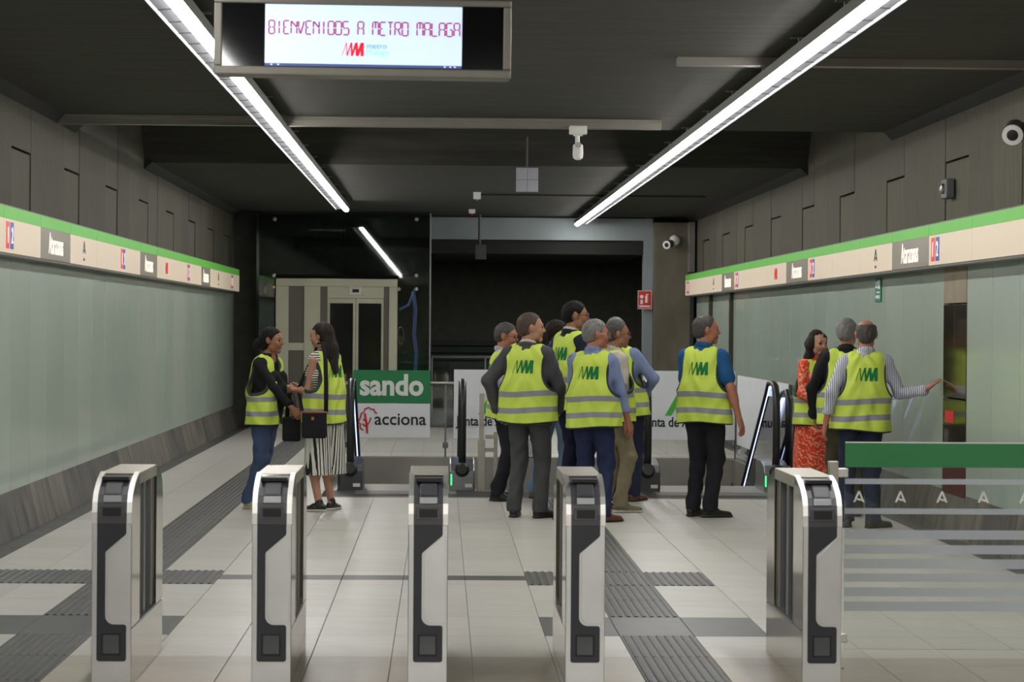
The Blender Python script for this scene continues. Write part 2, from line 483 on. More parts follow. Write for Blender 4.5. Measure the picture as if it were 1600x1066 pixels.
# ================================================================== THINGS
# ---- light lines
def light_line(x, side, y1, z, label):
    """side -1: wide reflector faces the left wall, +1: the right wall"""
    t = tag(empty('light_line', (x, 0, z)), label, 'lamp', 'suspended light lines')
    Q = 1.22
    finm = MB().prism([(side*.038*Q, .030*Q), (side*.110*Q, .024*Q), (side*.110*Q, .020*Q), (side*.038*Q, .024*Q)], 'y', 0, .006).mesh('louver_fin', M['louver'])
    y0 = -5.0
    MB().prism([(p*Q, q*Q) for p, q in [(-.040, .07), (.040, .07), (.036, .022), (.032, .022), (.032, .03), (-.032, .03), (-.032, .022), (-.036, .022)]], 'y', y0, y1+.05).build('housing', M['housing'], t)
    y = y1; k = 0
    while y > y0+.3:
        a = max(y0, y-1.02)
        mb = MB(); n = 8
        pr = [(.029*math.cos(PI+PI*i/n), .010+.018*math.sin(PI+PI*i/n)) for i in range(n+1)]+[(.029, .026), (-.029, .026)]
        mb.prism([(p*Q, q*Q) for p, q in pr], 'y', a+.004, y).build('diffuser_tube', M['tube'], t)
        # wide outer reflector wing with its fins
        s = side
        w_ = MB().prism([(p*Q, q*Q) for p, q in [(s*.037, .030), (s*.110, .024), (s*.118, .012), (s*.121, .012), (s*.116, .030), (s*.037, .036)]], 'y', a+.002, y-.002)
        w_.build('reflector_wing', M['reflector'], t)
        for q in (.26, .76): link('louver_fin', finm, t, (0, a+q, 0))
        y = a; k += 1
    y = y1-.6
    while y > 3:
        MB().tube([(0, y, .075), (0, y, ZC-z)], .006, 6).box(-.05, .05, y-.04, y+.04, ZC-z-.006, ZC-z+.0).build('hanger', M['alu'], t); y -= 1.67
    return t


ZL = 3.3
light_line(-1.395, -1, 34.4, ZL, 'left suspended white light line, the one running behind the display')
light_line(2.20, 1, 38.6, ZL, 'right suspended white light line, ending short of the lintel')


# ---- backlit line signs
def line_sign(name, x, side, y0, y1, zb, zt, items, label):
    t = tag(empty(name, (x, 0, 0)), label, 'sign', 'backlit line signs along the walls')
    d = side*.12
    a, b = min(0, d), max(0, d)
    hz = zb-.022
    MB().box(a+(.004 if side > 0 else 0), b-(.004 if side < 0 else 0), y0, y1, hz, zt+.012).build('housing', M['housing'], t, bevel=.003)
    zg = zb+(zt-zb)*.73
    fx0, fx1 = (-.004, .002) if side > 0 else (-.002, .004)
    ys = sorted(set([y0]+[q for it in items if it[0] == 'grey' for q in it[1:3]]+[y1]))
    greys = [(it[1], it[2]) for it in items if it[0] == 'grey']
    for p, q in zip(ys, ys[1:]):
        g = (p, q) in greys
        n = 1 if g else max(1, round((q-p)/1.55))
        for k in range(n):
            aa, bb = p+(q-p)*k/n, p+(q-p)*(k+1)/n
            MB().box(fx0, fx1, aa+.003, bb-.003, zb, zg).build('sign_panel', M['signgrey'] if g else M['signwhite'], t)
            MB().box(fx0, fx1, aa+.003, bb-.003, zg+.001, zt).build('green_strip', M['signgreen'], t)
    rot = (PI/2, 0, -PI/2 if side > 0 else PI/2)
    fx = -side*.005
    zm = (zb+zg)/2
    for it in items:
        if it[0] == 'grey':
            text('station_name', 'Atarazanas', .25, M['signtext'], t, (fx, (it[1]+it[2])/2, zm), rot, bold=0, sx=.66)
        elif it[0] == 'line':
            y = it[1]; s = -side
            # reading order on the left wall runs away from the camera, on the right wall towards it
            for k, (c, ch) in enumerate((('red', '1'), ('blue', '2'))):
                yy = y+(k-.5)*.17*(1 if side < 0 else -1)
                MB().box(min(fx, fx*.5), max(fx, fx*.5), yy-.07, yy+.07, zb+.03, zg-.02).build('line_number_plate', M[c], t)
                text('line_number', ch, .17, M['signtext'], t, (fx*1.5, yy, zm), rot, bold=.001, sx=.7)
        elif it[0] == 'mark':
            y = it[1]
            polymesh('agency_mark', a_polys(), M['printblack'], t, lambda u, v, q: Vector((fx+(-side)*q, y+(u-.5)*.16*(-side), zm-.02+v*.11)), .002)
            text('small_lettering', 'Junta', .035, M['printblack'], t, (fx, y, zm-.07), rot)
        elif it[0] == 'red':
            y = it[1]
            polymesh('line_mark', mark_polys(), M['red'], t, lambda u, v, q: Vector((fx+(-side)*q, y+(u-.5)*.24*(-side), zm-.06+v*.13)), .002)
    return t


line_sign('line_sign', -3.2, -1, 9, 37.5, 2.165, 2.506,
          [('grey', 12.7, 14.2), ('line', 11.3), ('line', 17.62), ('grey', 18.97, 20.48), ('mark', 21.26), ('line', 23.85), ('grey', 25.2, 26.7), ('red', 27.6), ('line', 30.0), ('grey', 31.6, 32.8), ('mark', 34), ('line', 36.2)],
          'backlit line sign with green top strip along the left wall')
line_sign('line_sign', 3.95, 1, 9, 38.3, 2.165, 2.494,
          [('line', 12.5), ('grey', 12.8, 14.4), ('line', 18.85), ('grey', 19.1, 20.67), ('mark', 21.45), ('line', 25.15), ('grey', 25.45, 27.05), ('red', 27.9), ('line', 31.6), ('grey', 31.9, 33.3), ('mark', 34.3), ('line', 37.9)],
          'backlit line sign with green top strip along the right wall')

# ---- hanging display
dY = 10.5; ps = F/dY


def pz(y): return EYE+(509-y)/ps


def px(x, y): return (x+ROLL*(y-509)-690)/ps


dx = (px(336, 60)+px(799, 60))/2; dw = (799-336)/ps/2
dz0, dz1 = pz(121), pz(-1); dzc = (dz0+dz1)/2
dsp = tag(empty('hanging_display', (dx, dY, dzc)), 'wide hanging display with a welcome text on a lit screen', 'display')
dsp.rotation_euler = (0, .006, 0)
h = (dz1-dz0)/2
MB().box(-dw, dw, .02, .16, -h, h).build('casing', M['frame'], dsp, bevel=.015)
mb = MB()
mb.box(-dw, dw, 0, .03, -h, -h+.038).box(-dw, dw, 0, .03, h-.03, h).box(-dw, -dw+.035, 0, .03, -h+.038, h-.03).box(dw-.035, dw, 0, .03, -h+.038, h-.03)
mb.build('front_frame', M['frame'], dsp, bevel=.006)
MB().box(-dw+.03, dw-.03, .012, .022, -h+.03, h-.025).build('black_panel', M['bezel'], dsp)
sx0, sx1 = (415-567.5)/ps, (722-567.5)/ps
sz0, sz1 = (60.5-107)/ps, (60.5-11)/ps
MB().box(sx0, sx1, .006, .011, sz0+.012, sz1).build('screen', M['screen'], dsp)
MB().box(sx0, sx1, .005, .0105, sz0, sz0+.012).build('task_bar', M['screenbar'], dsp)
for xx in (sx0+.03, sx0+.06, sx1-.05, sx1-.03, sx1-.075):
    MB().box(xx-.004, xx+.004, .004, .005, sz0+.003, sz0+.009).build('tray_icon', M['screen'], dsp)
# segment letters
SEG = {'A': 'abcefgh', 'B': 'abcdefgh', 'D': 'bcdefa', 'E': 'adefg', 'G': 'acdefh', 'I': 'ij', 'L': 'def', 'M': 'abcefi', 'N': 'bcefk', 'O': 'abcdef', 'R': 'abefghm', 'S': 'afghcd', 'T': 'aij', 'V': 'efmn'}
CW, CH, tk = .0350, .058, .0066
lt = MB()


def seg(mb, ch, x, z):
    w, hh, g = CW*.72, CH, .0018

    def bar(p, q):
        (x0, z0), (x1, z1) = p, q
        d = Vector((x1-x0, z1-z0)).normalized(); n = Vector((-d.y, d.x))*tk/2; d = d*g
        mb.prism([(x+x0+d.x+n.x, z+z0+d.y+n.y), (x+x1-d.x+n.x, z+z1-d.y+n.y), (x+x1-d.x-n.x, z+z1-d.y-n.y), (x+x0+d.x-n.x, z+z0+d.y-n.y)], 'y', .004, .0055)
    P = {'a': ((0, hh), (w, hh)), 'b': ((w, hh), (w, hh/2)), 'c': ((w, hh/2), (w, 0)), 'd': ((0, 0), (w, 0)), 'e': ((0, hh/2), (0, 0)),
         'f': ((0, hh), (0, hh/2)), 'g': ((0, hh/2), (w/2, hh/2)), 'h': ((w/2, hh/2), (w, hh/2)), 'i': ((w/2, hh), (w/2, hh/2)), 'j': ((w/2, hh/2), (w/2, 0)),
         'k': ((0, hh), (w, hh/2)), 'm': ((w/2, hh/2), (w, 0)), 'n': ((0, 0), (w, hh/2))}
    if ch == 'V': bar((0, hh), (0, hh/2)); bar((0, hh/2), (w*.35, 0)); bar((w*.35, 0), (w, hh)); return
    for s in SEG[ch]: bar(*P[s])


msg = 'BIENVENIDOS A METRO MALAGA'
lx = (421-567.5)/ps; step = ((721-421)/ps)/len(msg)
for i, ch in enumerate(msg):
    if ch != ' ': lt = MB(); seg(lt, ch, lx+i*step, (60.5-57)/ps); lt.build('letter', M['screenred'], dsp)
polymesh('line_mark', mark_polys(), M['screenlogo'], dsp, lambda u, v, q: Vector(((535-567.5)/ps+u*34/ps, .005-q, (60.5-90)/ps+v*21/ps)), .0015)
text('screen_lettering', 'metro', .036, M['screenteal'], dsp, ((573-567.5)/ps, .004, (60.5-74)/ps), align='LEFT', depth=.001)
text('screen_lettering', 'Málaga', .036, M['screenpale'], dsp, ((573-567.5)/ps, .004, (60.5-84)/ps), align='LEFT', depth=.001)
for xx in (-.42, .42): MB().tube([(xx, .09, h), (xx, .09, ZC-dzc)], .014, 8).box(xx-.06, xx+.06, .03, .15, ZC-dzc-.01, ZC-dzc).build('hanging_rod', M['frame'], dsp)


# ---- ticket gates (front faces the camera)
def gprofile():
    half = [(-.6, .74), (-.598, .79), (-.588, .835), (-.565, .868), (-.52, .898), (-.45, .926), (-.38, .945), (-.32, .955)]
    return half


def build_gate():
    t = empty('ticket_gate')
    W = .09
    hp = gprofile(); rear = [(-y, z) for y, z in reversed(hp)]
    top = hp+rear
    # lower case
    MB().prism([(-.6, 0), (-.6, .262), (.6, .262), (.6, 0)], 'x', -W, W).build('lower_case', M['steelpol'], t, bevel=.003)
    # front column, rear column and top cap make the frame around the side window
    MB().prism([(-.6, .264), *hp[:-1], (-.33, .953), (-.30, .90), (-.30, .264)], 'x', -W, W).build('front_column', M['steelpol'], t, bevel=.002)
    MB().prism([(.6, .264), (.33, .264), (.33, .90), (.33, .953), *rear[1:]], 'x', -W, W).build('rear_column', M['steelpol'], t, bevel=.002)
    MB().prism([(-.335, .955), (.335, .955), (.335, .90), (-.335, .90)], 'x', -W, W).build('top_cap', M['steel'], t, bevel=.002)
    # inside of the window
    MB().box(-.055, .055, -.30, -.05, .264, .90).build('flap_case', M['bronze'], t)
    MB().box(-.075, .075, -.04, .02, .264, .90).build('flap_post', M['alu'], t, bevel=.004)
    MB().box(-.07, .07, .27, .33, .264, .90).build('guide_post', M['alu'], t, bevel=.004)
    MB().box(-.006, .006, .03, .262, .30, .88).build('glass_flap', M['clear'], t)
    MB().box(-W-.001, W+.001, -.31, .34, .258, .268).build('sill', M['alu'], t)
    # front plate: satin sheet, black ribbon, cover, reader
    fy = -.6
    MB().box(-W+.002, W-.002, fy-.003, fy, .004, .738).build('front_plate', M['satin'], t, bevel=.001)

    def arc(cx, cz, r, a0, a1, n=6): return [(cx+r*math.cos(R(a0+(a1-a0)*i/n)), cz+r*math.sin(R(a0+(a1-a0)*i/n))) for i in range(n+1)]
    # ribbon outline (u, z), u measured from the left edge
    o = arc(.036, .126, .012, 180, 270)+arc(.146, .126, .012, 270, 360)+arc(.146, .270, .012, 0, 90)
    o += arc(.102, .322, .040, 270, 180)+[(.062, .60)]+arc(.078, .604, .016, 180, 135, 3)
    o += [(.146, .684)]+arc(.140, .700, .016, -40, 0, 3)+[(.156, .742), (.024, .742)]
    MB().prism([(u-W, z) for u, z in o], 'y', fy-.008, fy-.003).build('black_ribbon', M['black'], t, bevel=.0012)
    c = arc(.112, .332, .040, 180, 270)+[(.170, .292), (.170, .700), (.160, .694), (.074, .606), (.072, .60)]
    MB().prism([(u-W, z) for u, z in c], 'y', fy-.0065, fy-.003).build('cover_plate', M['satin'], t, bevel=.0012)
    MB().box(.046-W, .134-W, fy-.0095, fy-.008, .142, .242).build('reader_bezel', M['slot'], t, bevel=.001)
    MB().box(.054-W, .126-W, fy-.011, fy-.0095, .150, .234).build('reader_window', M['readerglass'], t, bevel=.001)

    # curved head: rails and dark hood follow the profile
    def strip(u0, u1, off, pts, name, m, th=.006):
        mb = MB(); n = []
        P = [Vector(p) for p in pts]
        q = []
        for i, p in enumerate(P):
            d = (P[min(i+1, len(P)-1)]-P[max(0, i-1)]).normalized(); nn = Vector((-d.y, d.x))
            q.append((p+nn*off, p+nn*(off-th)))
        outl = [tuple(a) for a, b in q]+[tuple(b) for a, b in reversed(q)]
        return mb.prism(outl, 'x', u0-W, u1-W).build(name, m, t)
    strip(0, .023, .005, hp, 'edge_rail', M['chrome'], .01)
    strip(.157, .18, .005, hp, 'edge_rail', M['chrome'], .01)
    strip(.0225, .1575, .003, hp[:-1], 'hood', M['darkgrey'], .008)
    MB().box(.03-W, .15-W, -.5, -.44, .93, .946).build('hood_step', M['slot'], t)
    # slot block and small display on the slope
    MB().prism([(-.595, .842), (-.575, .838), (-.50, .895), (-.50, .925), (-.535, .914), (-.58, .878)], 'x', .052-W, .128-W).build('ticket_slot', M['darkgrey'], t, bevel=.003)
    MB().prism([(-.598, .836), (-.575, .834), (-.572, .866), (-.590, .868)], 'x', .048-W, .132-W).build('slot_lip', M['alu'], t, bevel=.003)
    MB().prism([(-.588, .862), (-.545, .895), (-.54, .905), (-.585, .872)], 'x', .058-W, .122-W).build('slot_mouth', M['slot'], t)
    MB().box(.036-W, .144-W, fy-.006, fy-.002, .765, .822).build('small_display', M['readerglass'], t, bevel=.002)
    MB().box(.048-W, .132-W, fy-.008, fy-.006, .774, .813).build('display_glass', M['slot'], t)
    return t


GC = [(-1.49, 'ticket gate at the far left, closest to the left wall'), (-.765, 'ticket gate second from the left, in front of the woman in culottes'),
      (-.054, 'ticket gate in the middle of the row, seen square on'), (.665, 'ticket gate second from the right, in front of the standing group'),
      (1.752, 'ticket gate at the far right, beside the glass barrier')]
g0 = build_gate()
for i, (x, lb) in enumerate(GC):
    g = g0 if i == 0 else copy_tree(g0)
    g.location = (x, 11.4, 0); tag(g, lb, 'ticket gate', 'row of ticket gates')

# ---- glass barrier on the right
by = 11.45; bs = F/by


def bz(y): return EYE+(513.5-y)/bs


gb = tag(empty('glass_barrier', (1.93, by, 0)), 'clear glass barrier with green band and frosted stripes beside the last gate', 'barrier')
GXA, GXB = .035, 2.12
MB().box(GXA, GXB, 0, .012, .09, bz(692)).build('glass_pane', M['clear'], gb)
MB().box(GXA, GXB, -.003, -.001, bz(731), bz(692)).build('green_band', M['filmgreen'], gb)
MB().box(GXA, GXB, -.004, -.0031, bz(692)-.003, bz(692)+.003).build('top_edge', M['white'], gb)
for a, b in ((749, 757.5), (795.5, 804.5), (829.5, 844), (853, 867), (875, 890), (898, 911), (920, 934), (942, 957)):
    MB().box(GXA, GXB, -.003, -.001, bz(b), bz(a)).build('frosted_stripe', M['frost'], gb)
for k in range(10):
    xx = (1347-690)/bs-1.93+.203*k
    polymesh('agency_mark', a_polys(), M['filmwhite'], gb, lambda u, v, q: Vector((xx+(u-.5)*.055, -.004+q, bz(786)+v*.055)), .002)
MB().box(-.045, 0, -.02, .03, 0, bz(722)).build('post', M['steel'], gb, bevel=.003)
MB().box(-.09, .03, -.05, .06, 0, .012).build('base_plate', M['steel'], gb, bevel=.002)
for z in (bz(740), .145): MB().box(-.002, .05, -.012, .022, z-.022, z+.022).build('clamp', M['chrome'], gb, bevel=.004)
MB().box(2.07, 2.11, -.02, .03, 0, bz(722)).build('post', M['steel'], gb, bevel=.003)


# ---- moving stairs
def rail_path(y0):
    """handrail loop in the y-z plane: newel faces the camera, rail runs down away from it"""
    p = []
    for i in range(13):
        a = R(-100+ (190)*i/12)   # from the bottom of the newel round to the top
        p.append((y0+.30-.27*math.cos(a-R(0)), .84+.245*math.sin(a)))
    return p


def stair_profile(y):
    return 0 if y < .9 else -(y-.9)*.577


def build_escalator(x0, x1, yb, nm_label):
    t = tag(empty('escalator', ((x0+x1)/2, yb, 0)), nm_label, 'escalator', 'escalators going down')
    hw = (x1-x0)/2
    for s in (-1, 1):
        x = s*hw
        # loop: bottom inlet, up the near side, over the top, then down the slope
        path = [(x, .10, .21), (x, .03, .26), (x, .0, .36), (x, -.005, .60), (x, .01, .86), (x, .05, .99), (x, .13, 1.065), (x, .26, 1.09), (x, .50, 1.085)]
        ty = .62
        while ty < 7.0:
            path.append((x, ty, 1.075+stair_profile(ty+.42))); ty += .35
        MB().tube(path, .038, 10, rv=.028).build('handrail', M['rubber'], t, smooth=True)
        # glass balustrade inside the loop
        poly = [(.06, .30), (.05, .86), (.12, 1.0), (.26, 1.045), (.50, 1.04)]
        lo = []
        for k in range(0, 19):
            ty = .62+.35*k
            if ty > 6.6: break
            poly.append((ty, 1.03+stair_profile(ty+.42))); lo.append((ty, .12+stair_profile(ty)))
        poly += list(reversed(lo))+[(.06, .12)]
        MB().prism(poly, 'x', x-.006, x+.006).build('balustrade_glass', M['clear'], t)
        # light strip under the rail
        lp = [(x, .12, .985), (x, .26, 1.045), (x, .50, 1.045)]
        ty = .62
        while ty < 6.6: lp.append((x, ty, 1.042+stair_profile(ty+.42))); ty += .35
        MB().tube(lp, .012, 6, rv=.012).build('light_strip', M['led'], t)
        # side skirt
        sk = [(.2, .14), (.2, -.5)]; up = []
        lo2 = []
        for k in range(0, 20):
            ty = .3+.35*k
            up.append((ty, .16+stair_profile(ty))); lo2.append((ty, -.45+stair_profile(ty)))
        MB().prism(up+list(reversed(lo2)), 'x', x-.06, x+.06).build('side_skirt', M['steel'], t)
        # inlet box
        MB().prism([(-.03, .0), (-.03, .20), (.03, .27), (.25, .31), (.62, .31), (.62, 0)], 'x', x-.125, x+.125).build('inlet_box', M['darkgrey' if s < 0 else 'alu'], t, bevel=.012)
        MB().lathe([(.075, 0), (.07, .02), (.05, .035)], (x, -.02, .215), (0, -1, .25)).build('inlet_collar', M['rubber'], t)
        MB().box(x+.03, x+.10, -.034, -.03, .04, .075).build('info_sticker', M['white'], t)
        MB().box(x-.13*0-.115, x-.10, -.034, -.03, .06, .17).build('status_light', M['greenled'] if s > 0 else M['slot'], t)
    MB().box(-hw+.06, hw-.06, -.5, .9, -.02, .006).build('comb_plate', M['fascia'], t)
    for k in range(9):
        y = .9+k*.40; z = stair_profile(y+.1)
        MB().box(-hw+.07, hw-.07, y, y+.42, z-.22, z-.01).build('step', M['darkgrey'], t)
    return t


build_escalator(-.90, .215, 23.62, 'left escalator, between the striped culottes and the group')
build_escalator(2.07, 3.36, 23.62, 'right escalator, behind the man in the blue polo shirt')


# ---- glass balustrades round the void
def balustrade(pts, label, grp='glass balustrades round the stair opening', rail=True, z1=.93):
    t = tag(empty('glass_balustrade', (pts[0][0], pts[0][1], 0)), label, 'balustrade', grp)
    for (xa, ya), (xb, yb) in zip(pts, pts[1:]):
        L = math.hypot(xb-xa, yb-ya); n = max(1, round(L/1.22)); ang = math.atan2(yb-ya, xb-xa)
        for k in range(n):
            a = Vector((xa+(xb-xa)*k/n-pts[0][0], ya+(yb-ya)*k/n-pts[0][1], 0))
            o = MB().box(.012, L/n-.012, -.006, .006, .06, z1+.12).build('glass_panel', M['clear'], t, loc=a, rot=(0, 0, ang))
            if k or len(pts) == 2:
                p = MB().box(-.012, .012, -.03, -.010, 0, z1).box(-.035, .035, -.045, -.005, .12, .19).lathe([(.02, 0), (.02, .012)], (0, -.05, .155), (0, -1, 0), 10)
                p.build('post', M['alu'], t, loc=a, rot=(0, 0, ang), bevel=.002)
        if rail:
            MB().tube([(xa-pts[0][0], ya-pts[0][1]-.05, z1), (xb-pts[0][0], yb-pts[0][1]-.05, z1)], .021, 10).build('rail', M['steel'], t)
    return t


balustrade([(VX0, YF+.03), (VX1, YF+.03)], 'glass balustrade with steel rail along the far edge of the stair opening')
balustrade([(VX1+.03, YF), (VX1+.03, 24.5)], 'glass balustrade along the right side of the stair opening by the wall', rail=False)
balustrade([(VX0-.03, YF), (VX0-.03, 24.3)], 'glass balustrade along the left side of the stair opening behind the two women', rail=True)

# posters on the far balustrade
qs = F/29.55


def qx(x, y=640): return (x+ROLL*(y-509)-690)/qs


def qz(y, x): return EYE+(509-(y-ROLL*(x-690)))/qs


def poster(name, x0, x1, z0, z1, m, label, cat='poster', y=29.5):
    t = MB().box(-(x1-x0)/2, (x1-x0)/2, -.004, .004, 0, z1-z0).build(name, m, bevel=.001)
    t.location = ((x0+x1)/2, y, z0)
    return tag(t, label, cat)


p1 = poster('poster', qx(552), qx(672), qz(630, 612), qz(578.5, 612), M['postergreen'], 'green rectangular poster with bold white lettering, above the white one')
p1b = poster('poster', qx(552), qx(672), qz(683.5, 612), qz(630, 612)-.003, M['posterwhite'], 'white rectangular poster with a red tree and dark lettering')
text('lettering', 'sando', .36, M['white'], p1, (0, -.006, .215), bold=.012, depth=.002, sx=.93)
text('lettering', 'acciona', .215, M['printblack'], p1b, (.11, -.006, .225), bold=.003, depth=.002, sx=1.0)
tree = MB()
for path in ([(0, .02), (-.005, .12), (-.02, .20), (-.03, .27)], [(-.005, .12), (.03, .17), (.045, .22)], [(-.01, .16), (-.05, .20)], [(-.01, .10), (-.06, .14)],
             [(-.05, .06), (-.09, .09), (-.085, .14), (-.11, .16), (-.09, .21), (-.075, .27), (-.04, .285), (-.03, .325), (.02, .345), (.05, .32), (.08, .325), (.095, .29), (.12, .27)]):
    tree.tube([(x-.30, -.007, z+.03) for x, z in path], [.014 if len(path) == 4 else .009]*len(path), 6)
tree.build('tree_mark', M['printred'], p1b)


def agency_poster(x0, x1, label, y=29.5, rz=0, loc=None, tx=None, th=.17):
    L = x1-x0
    t = MB().box(0, L, -.004, .004, 0, .86).build('poster', M['posterwhite'])
    t.location = loc if loc else (x0, y, .245); t.rotation_euler = (0, 0, rz)
    tag(t, label, 'poster', 'white agency posters on the glass')
    text('lettering', 'Junta de Andalucía', th, M['printblack'], t, (tx, -.007, .215), bold=.0035, depth=.002, sx=.80)
    polymesh('agency_mark', a_polys(), M['postergreen2'], t, lambda u, v, q: Vector((tx+(u-.5)*.48, -.008+q, .30+v*.36)), .003)
    return t


agency_poster(qx(709), qx(850), 'white agency poster left of the standing group, partly behind the steel post', tx=qx(777)-qx(709))
agency_poster(qx(1004), qx(1149), 'white agency poster behind the man in the blue polo shirt', tx=qx(1069)-qx(1004))
agency_poster(0, 4.3, 'white agency poster along the right side glass, behind the right escalator', rz=-PI/2, loc=(VX1-.0, 29.3, .20), tx=3.6, th=.24)
sp = tag(MB().box(0, .20, -.004, .004, 0, .60).build('notice_plate', M['posterwhite'], bevel=.001), 'small grey and green notice plate behind the right escalator handrail', 'sign')
sp.location = (2.10, 26.0, .37)
MB().box(.003, .197, -.0055, -.004, .005, .34).build('green_field', M['teal'], sp)
text('lettering', 'ME', .17, M['white'], sp, (.10, -.007, .17), bold=.004, depth=.001, sx=.85)
text('lettering', 'D', .12, M['printblack'], sp, (.12, -.006, .49), bold=.003, depth=.001)


def steel_post(x, y, label, h=.98, arm=True):
    t = tag(empty('steel_post', (x, y, 0)), label, 'post', 'steel posts by the escalators')
    MB().box(-.024, .024, -.02, .02, .0, h).build('upright', M['steel'], t, bevel=.003)
    MB().box(-.036, .036, -.034, .034, 0, .52).build('sleeve', M['steel'], t, bevel=.004)
    if arm: MB().box(.036, .13, -.012, .012, .40, .44).box(.036, .13, -.012, .012, .53, .57).build('side_arm', M['steel'], t, bevel=.002)
    if arm: MB().box(.12, .16, -.02, .02, 0, .60).build('short_upright', M['steel'], t, bevel=.003)
    MB().box(-.07, .19 if arm else .06, -.06, .06, 0, .014).build('base_plate', M['alu'], t, bevel=.002)
    for xx in (-.05, .17 if arm else .045): MB().lathe([(.012, 0), (.012, .01), (.004, .016)], (xx, -.04, .014), (0, 0, 1), 8).build('bolt', M['chrome'], t)
    return t


steel_post(.405, 23.5, 'steel post left of the standing group beside the left escalator')
steel_post(1.86, 23.7, 'steel post right of the standing group beside the right escalator', .92, False)
hp_ = tag(empty('handrail_post', (3.585, 24.3, 0)), 'steel handrail post with a flat cap by the woman in orange', 'post')
MB().tube([(0, 0, 0), (0, 0, .92)], .026, 14).build('upright', M['chrome'], hp_)
MB().box(-.05, .05, -.03, .05, .92, .955).build('cap', M['alu'], hp_, bevel=.004)
MB().box(.045, .10, -.02, .02, 0, .93).build('flat_upright', M['bronze'], hp_, bevel=.003)
MB().lathe([(.05, 0), (.05, .01), (.03, .02)], (0, 0, 0)).build('foot_ring', M['alu'], hp_)
rl = tag(empty('moving_stair_rail', (3.53, 24.0, 0)), 'black rail with a blue white light strip beside the woman in orange', 'handrail')
pth = [(0, 0, .25), (0, -.02, .9), (0, .1, 1.0), (0, .35, .98), (0, 3.2, -.5)]
MB().tube(pth, .03, 10).build('handrail', M['rubber'], rl, smooth=True)
MB().tube([(-.01, .12, .93), (-.01, .35, .92), (-.01, 3.1, -.50)], .012, 8).build('light_strip', M['led'], rl)
MB().prism([(.0, .25), (.0, .9), (.35, .93), (3.1, -.5), (3.1, -1.2), (0, -.1)], 'x', -.004, .004).build('balustrade_glass', M['clear'], rl)

# ---- lift in its glass shaft
LY = 37.6; ls = F/LY


def lxx(x, y=500): return (x+ROLL*(y-509)-690)/ls


def lz(y, x=530): return EYE+(509-(y-ROLL*(x-690)))/ls


sh = tag(empty('lift_shaft', (lxx(405), LY, 0)), 'clear glass lift shaft reaching the ceiling at the back left', 'lift shaft')
SW = lxx(672)-lxx(405)
for a, b, z0, z1 in ((0, SW/2, 2.44, 3.43), (SW/2, SW, 2.44, 3.43), (lxx(622)-lxx(405), SW, 0, 2.43), (0, lxx(430)-lxx(405), 0, 2.43)):
    MB().box(a+.006, b-.006, 0, .016, z0, z1).build('glass_pane', M['cleardark'], sh)
for yy in (.15, ):
    MB().box(0, .016, .02, 1.9, 0, 3.43).build('side_pane', M['cleardark'], sh)
    MB().box(SW-.016, SW, .02, 1.9, 0, 3.43).build('side_pane', M['cleardark'], sh)
MB().box(SW-.012, SW+.012, -.012, .016, 0, 3.43).build('edge_profile', M['alu'], sh)
for cx_, cy_ in ((429, 343), (650, 343), (428, 431), (650, 431), (428, 449), (650, 452), (623, 452)):
    X = lxx(cx_)-lxx(405); Z = lz(cy_, cx_)
    MB().lathe([(.03, 0), (.034, .01), (.026, .03), (.008, .034)], (X, -.002, Z), (0, -1, 0), 14).build('glass_fixing', M['steel'], sh)
MB().tube([(SW-.28, .8, 2.2), (SW-.24, .8, 1.9), (SW-.26, .8, 1.5), (SW-.22, .8, 1.2), (SW-.24, .8, .9)], .03, 8).tube([(SW-.5, .8, 1.9), (SW-.35, .8, 1.98), (SW-.25, .8, 2.25)], .02, 8).build('shaft_glow_cable', M['shaftblue'], sh, smooth=True)  # bluish light in the shaft, built as a faintly glowing cable
ring = [(SW-.47+.12*math.cos(R(a))*.4, .6, 1.48+.14*math.sin(R(a))) for a in range(0, 360, 24)]
MB().tube(ring, .012, 6, closed=True).build('cable_loop', M['alu'], sh)
lf = tag(empty('lift', (lxx(432), LY-.06, 0)), 'brushed steel lift entrance with two dark glass doors', 'lift')
W2 = lxx(621)-lxx(432); TZ = lz(436)


def lb(x0, x1, z0, z1, y0, y1, nm, m, bv=.004): return MB().box(lxx(x0)-lxx(432), lxx(x1)-lxx(432), y0, y1, z0, z1).build(nm, m, lf, bevel=bv)


lb(432, 621, lz(448), TZ, 0, .1, 'top_beam', M['liftsteel'])
lb(432, 452, 0, lz(448), 0, .1, 'frame_post', M['liftsteel'])
lb(476, 501, 0, lz(448), 0, .1, 'frame_post', M['liftsteel'])
lb(608, 621, 0, lz(448), 0, .1, 'frame_post', M['liftsteel'])
lb(452, 476, lz(536), lz(448), .03, .08, 'grey_panel', M['liftpanel'])
lb(452, 476, lz(548), lz(536), .01, .08, 'cross_bar', M['liftsteel'])
lb(452, 476, 0, lz(548), .03, .08, 'grey_panel', M['liftpanel'])
lb(501, 512, 0, lz(448), .03, .1, 'door_jamb', M['liftpanel'])
lb(512, 600, lz(466), lz(448), .02, .1, 'header', M['liftsteel'])
lb(600, 608, 0, lz(448), .03, .1, 'door_jamb', M['liftpanel'])
for x0, x1 in ((512, 556), (556.5, 600)):
    d = lb(x0, x1, .01, lz(466), .05, .08, 'lift_door', M['liftsteel'])
    g_ = MB().box(lxx(x0+(4 if x0 < 540 else 4))-lxx(432), lxx(x1-4)-lxx(432), .044, .052, .25, lz(474)).build('door_glass', M['liftglass'], d)
MB().box(lxx(545)-lxx(432), lxx(566)-lxx(432), 0, .02, lz(462), lz(447)).build('indicator', M['white'], lf, bevel=.02)
MB().box(lxx(551)-lxx(432), lxx(561)-lxx(432), -.004, .0, lz(457), lz(452)).build('indicator_screen', M['slot'], lf)
MB().box(0, W2, .1, .3, 0, TZ).build('portal_depth', M['liftpanel'], lf)

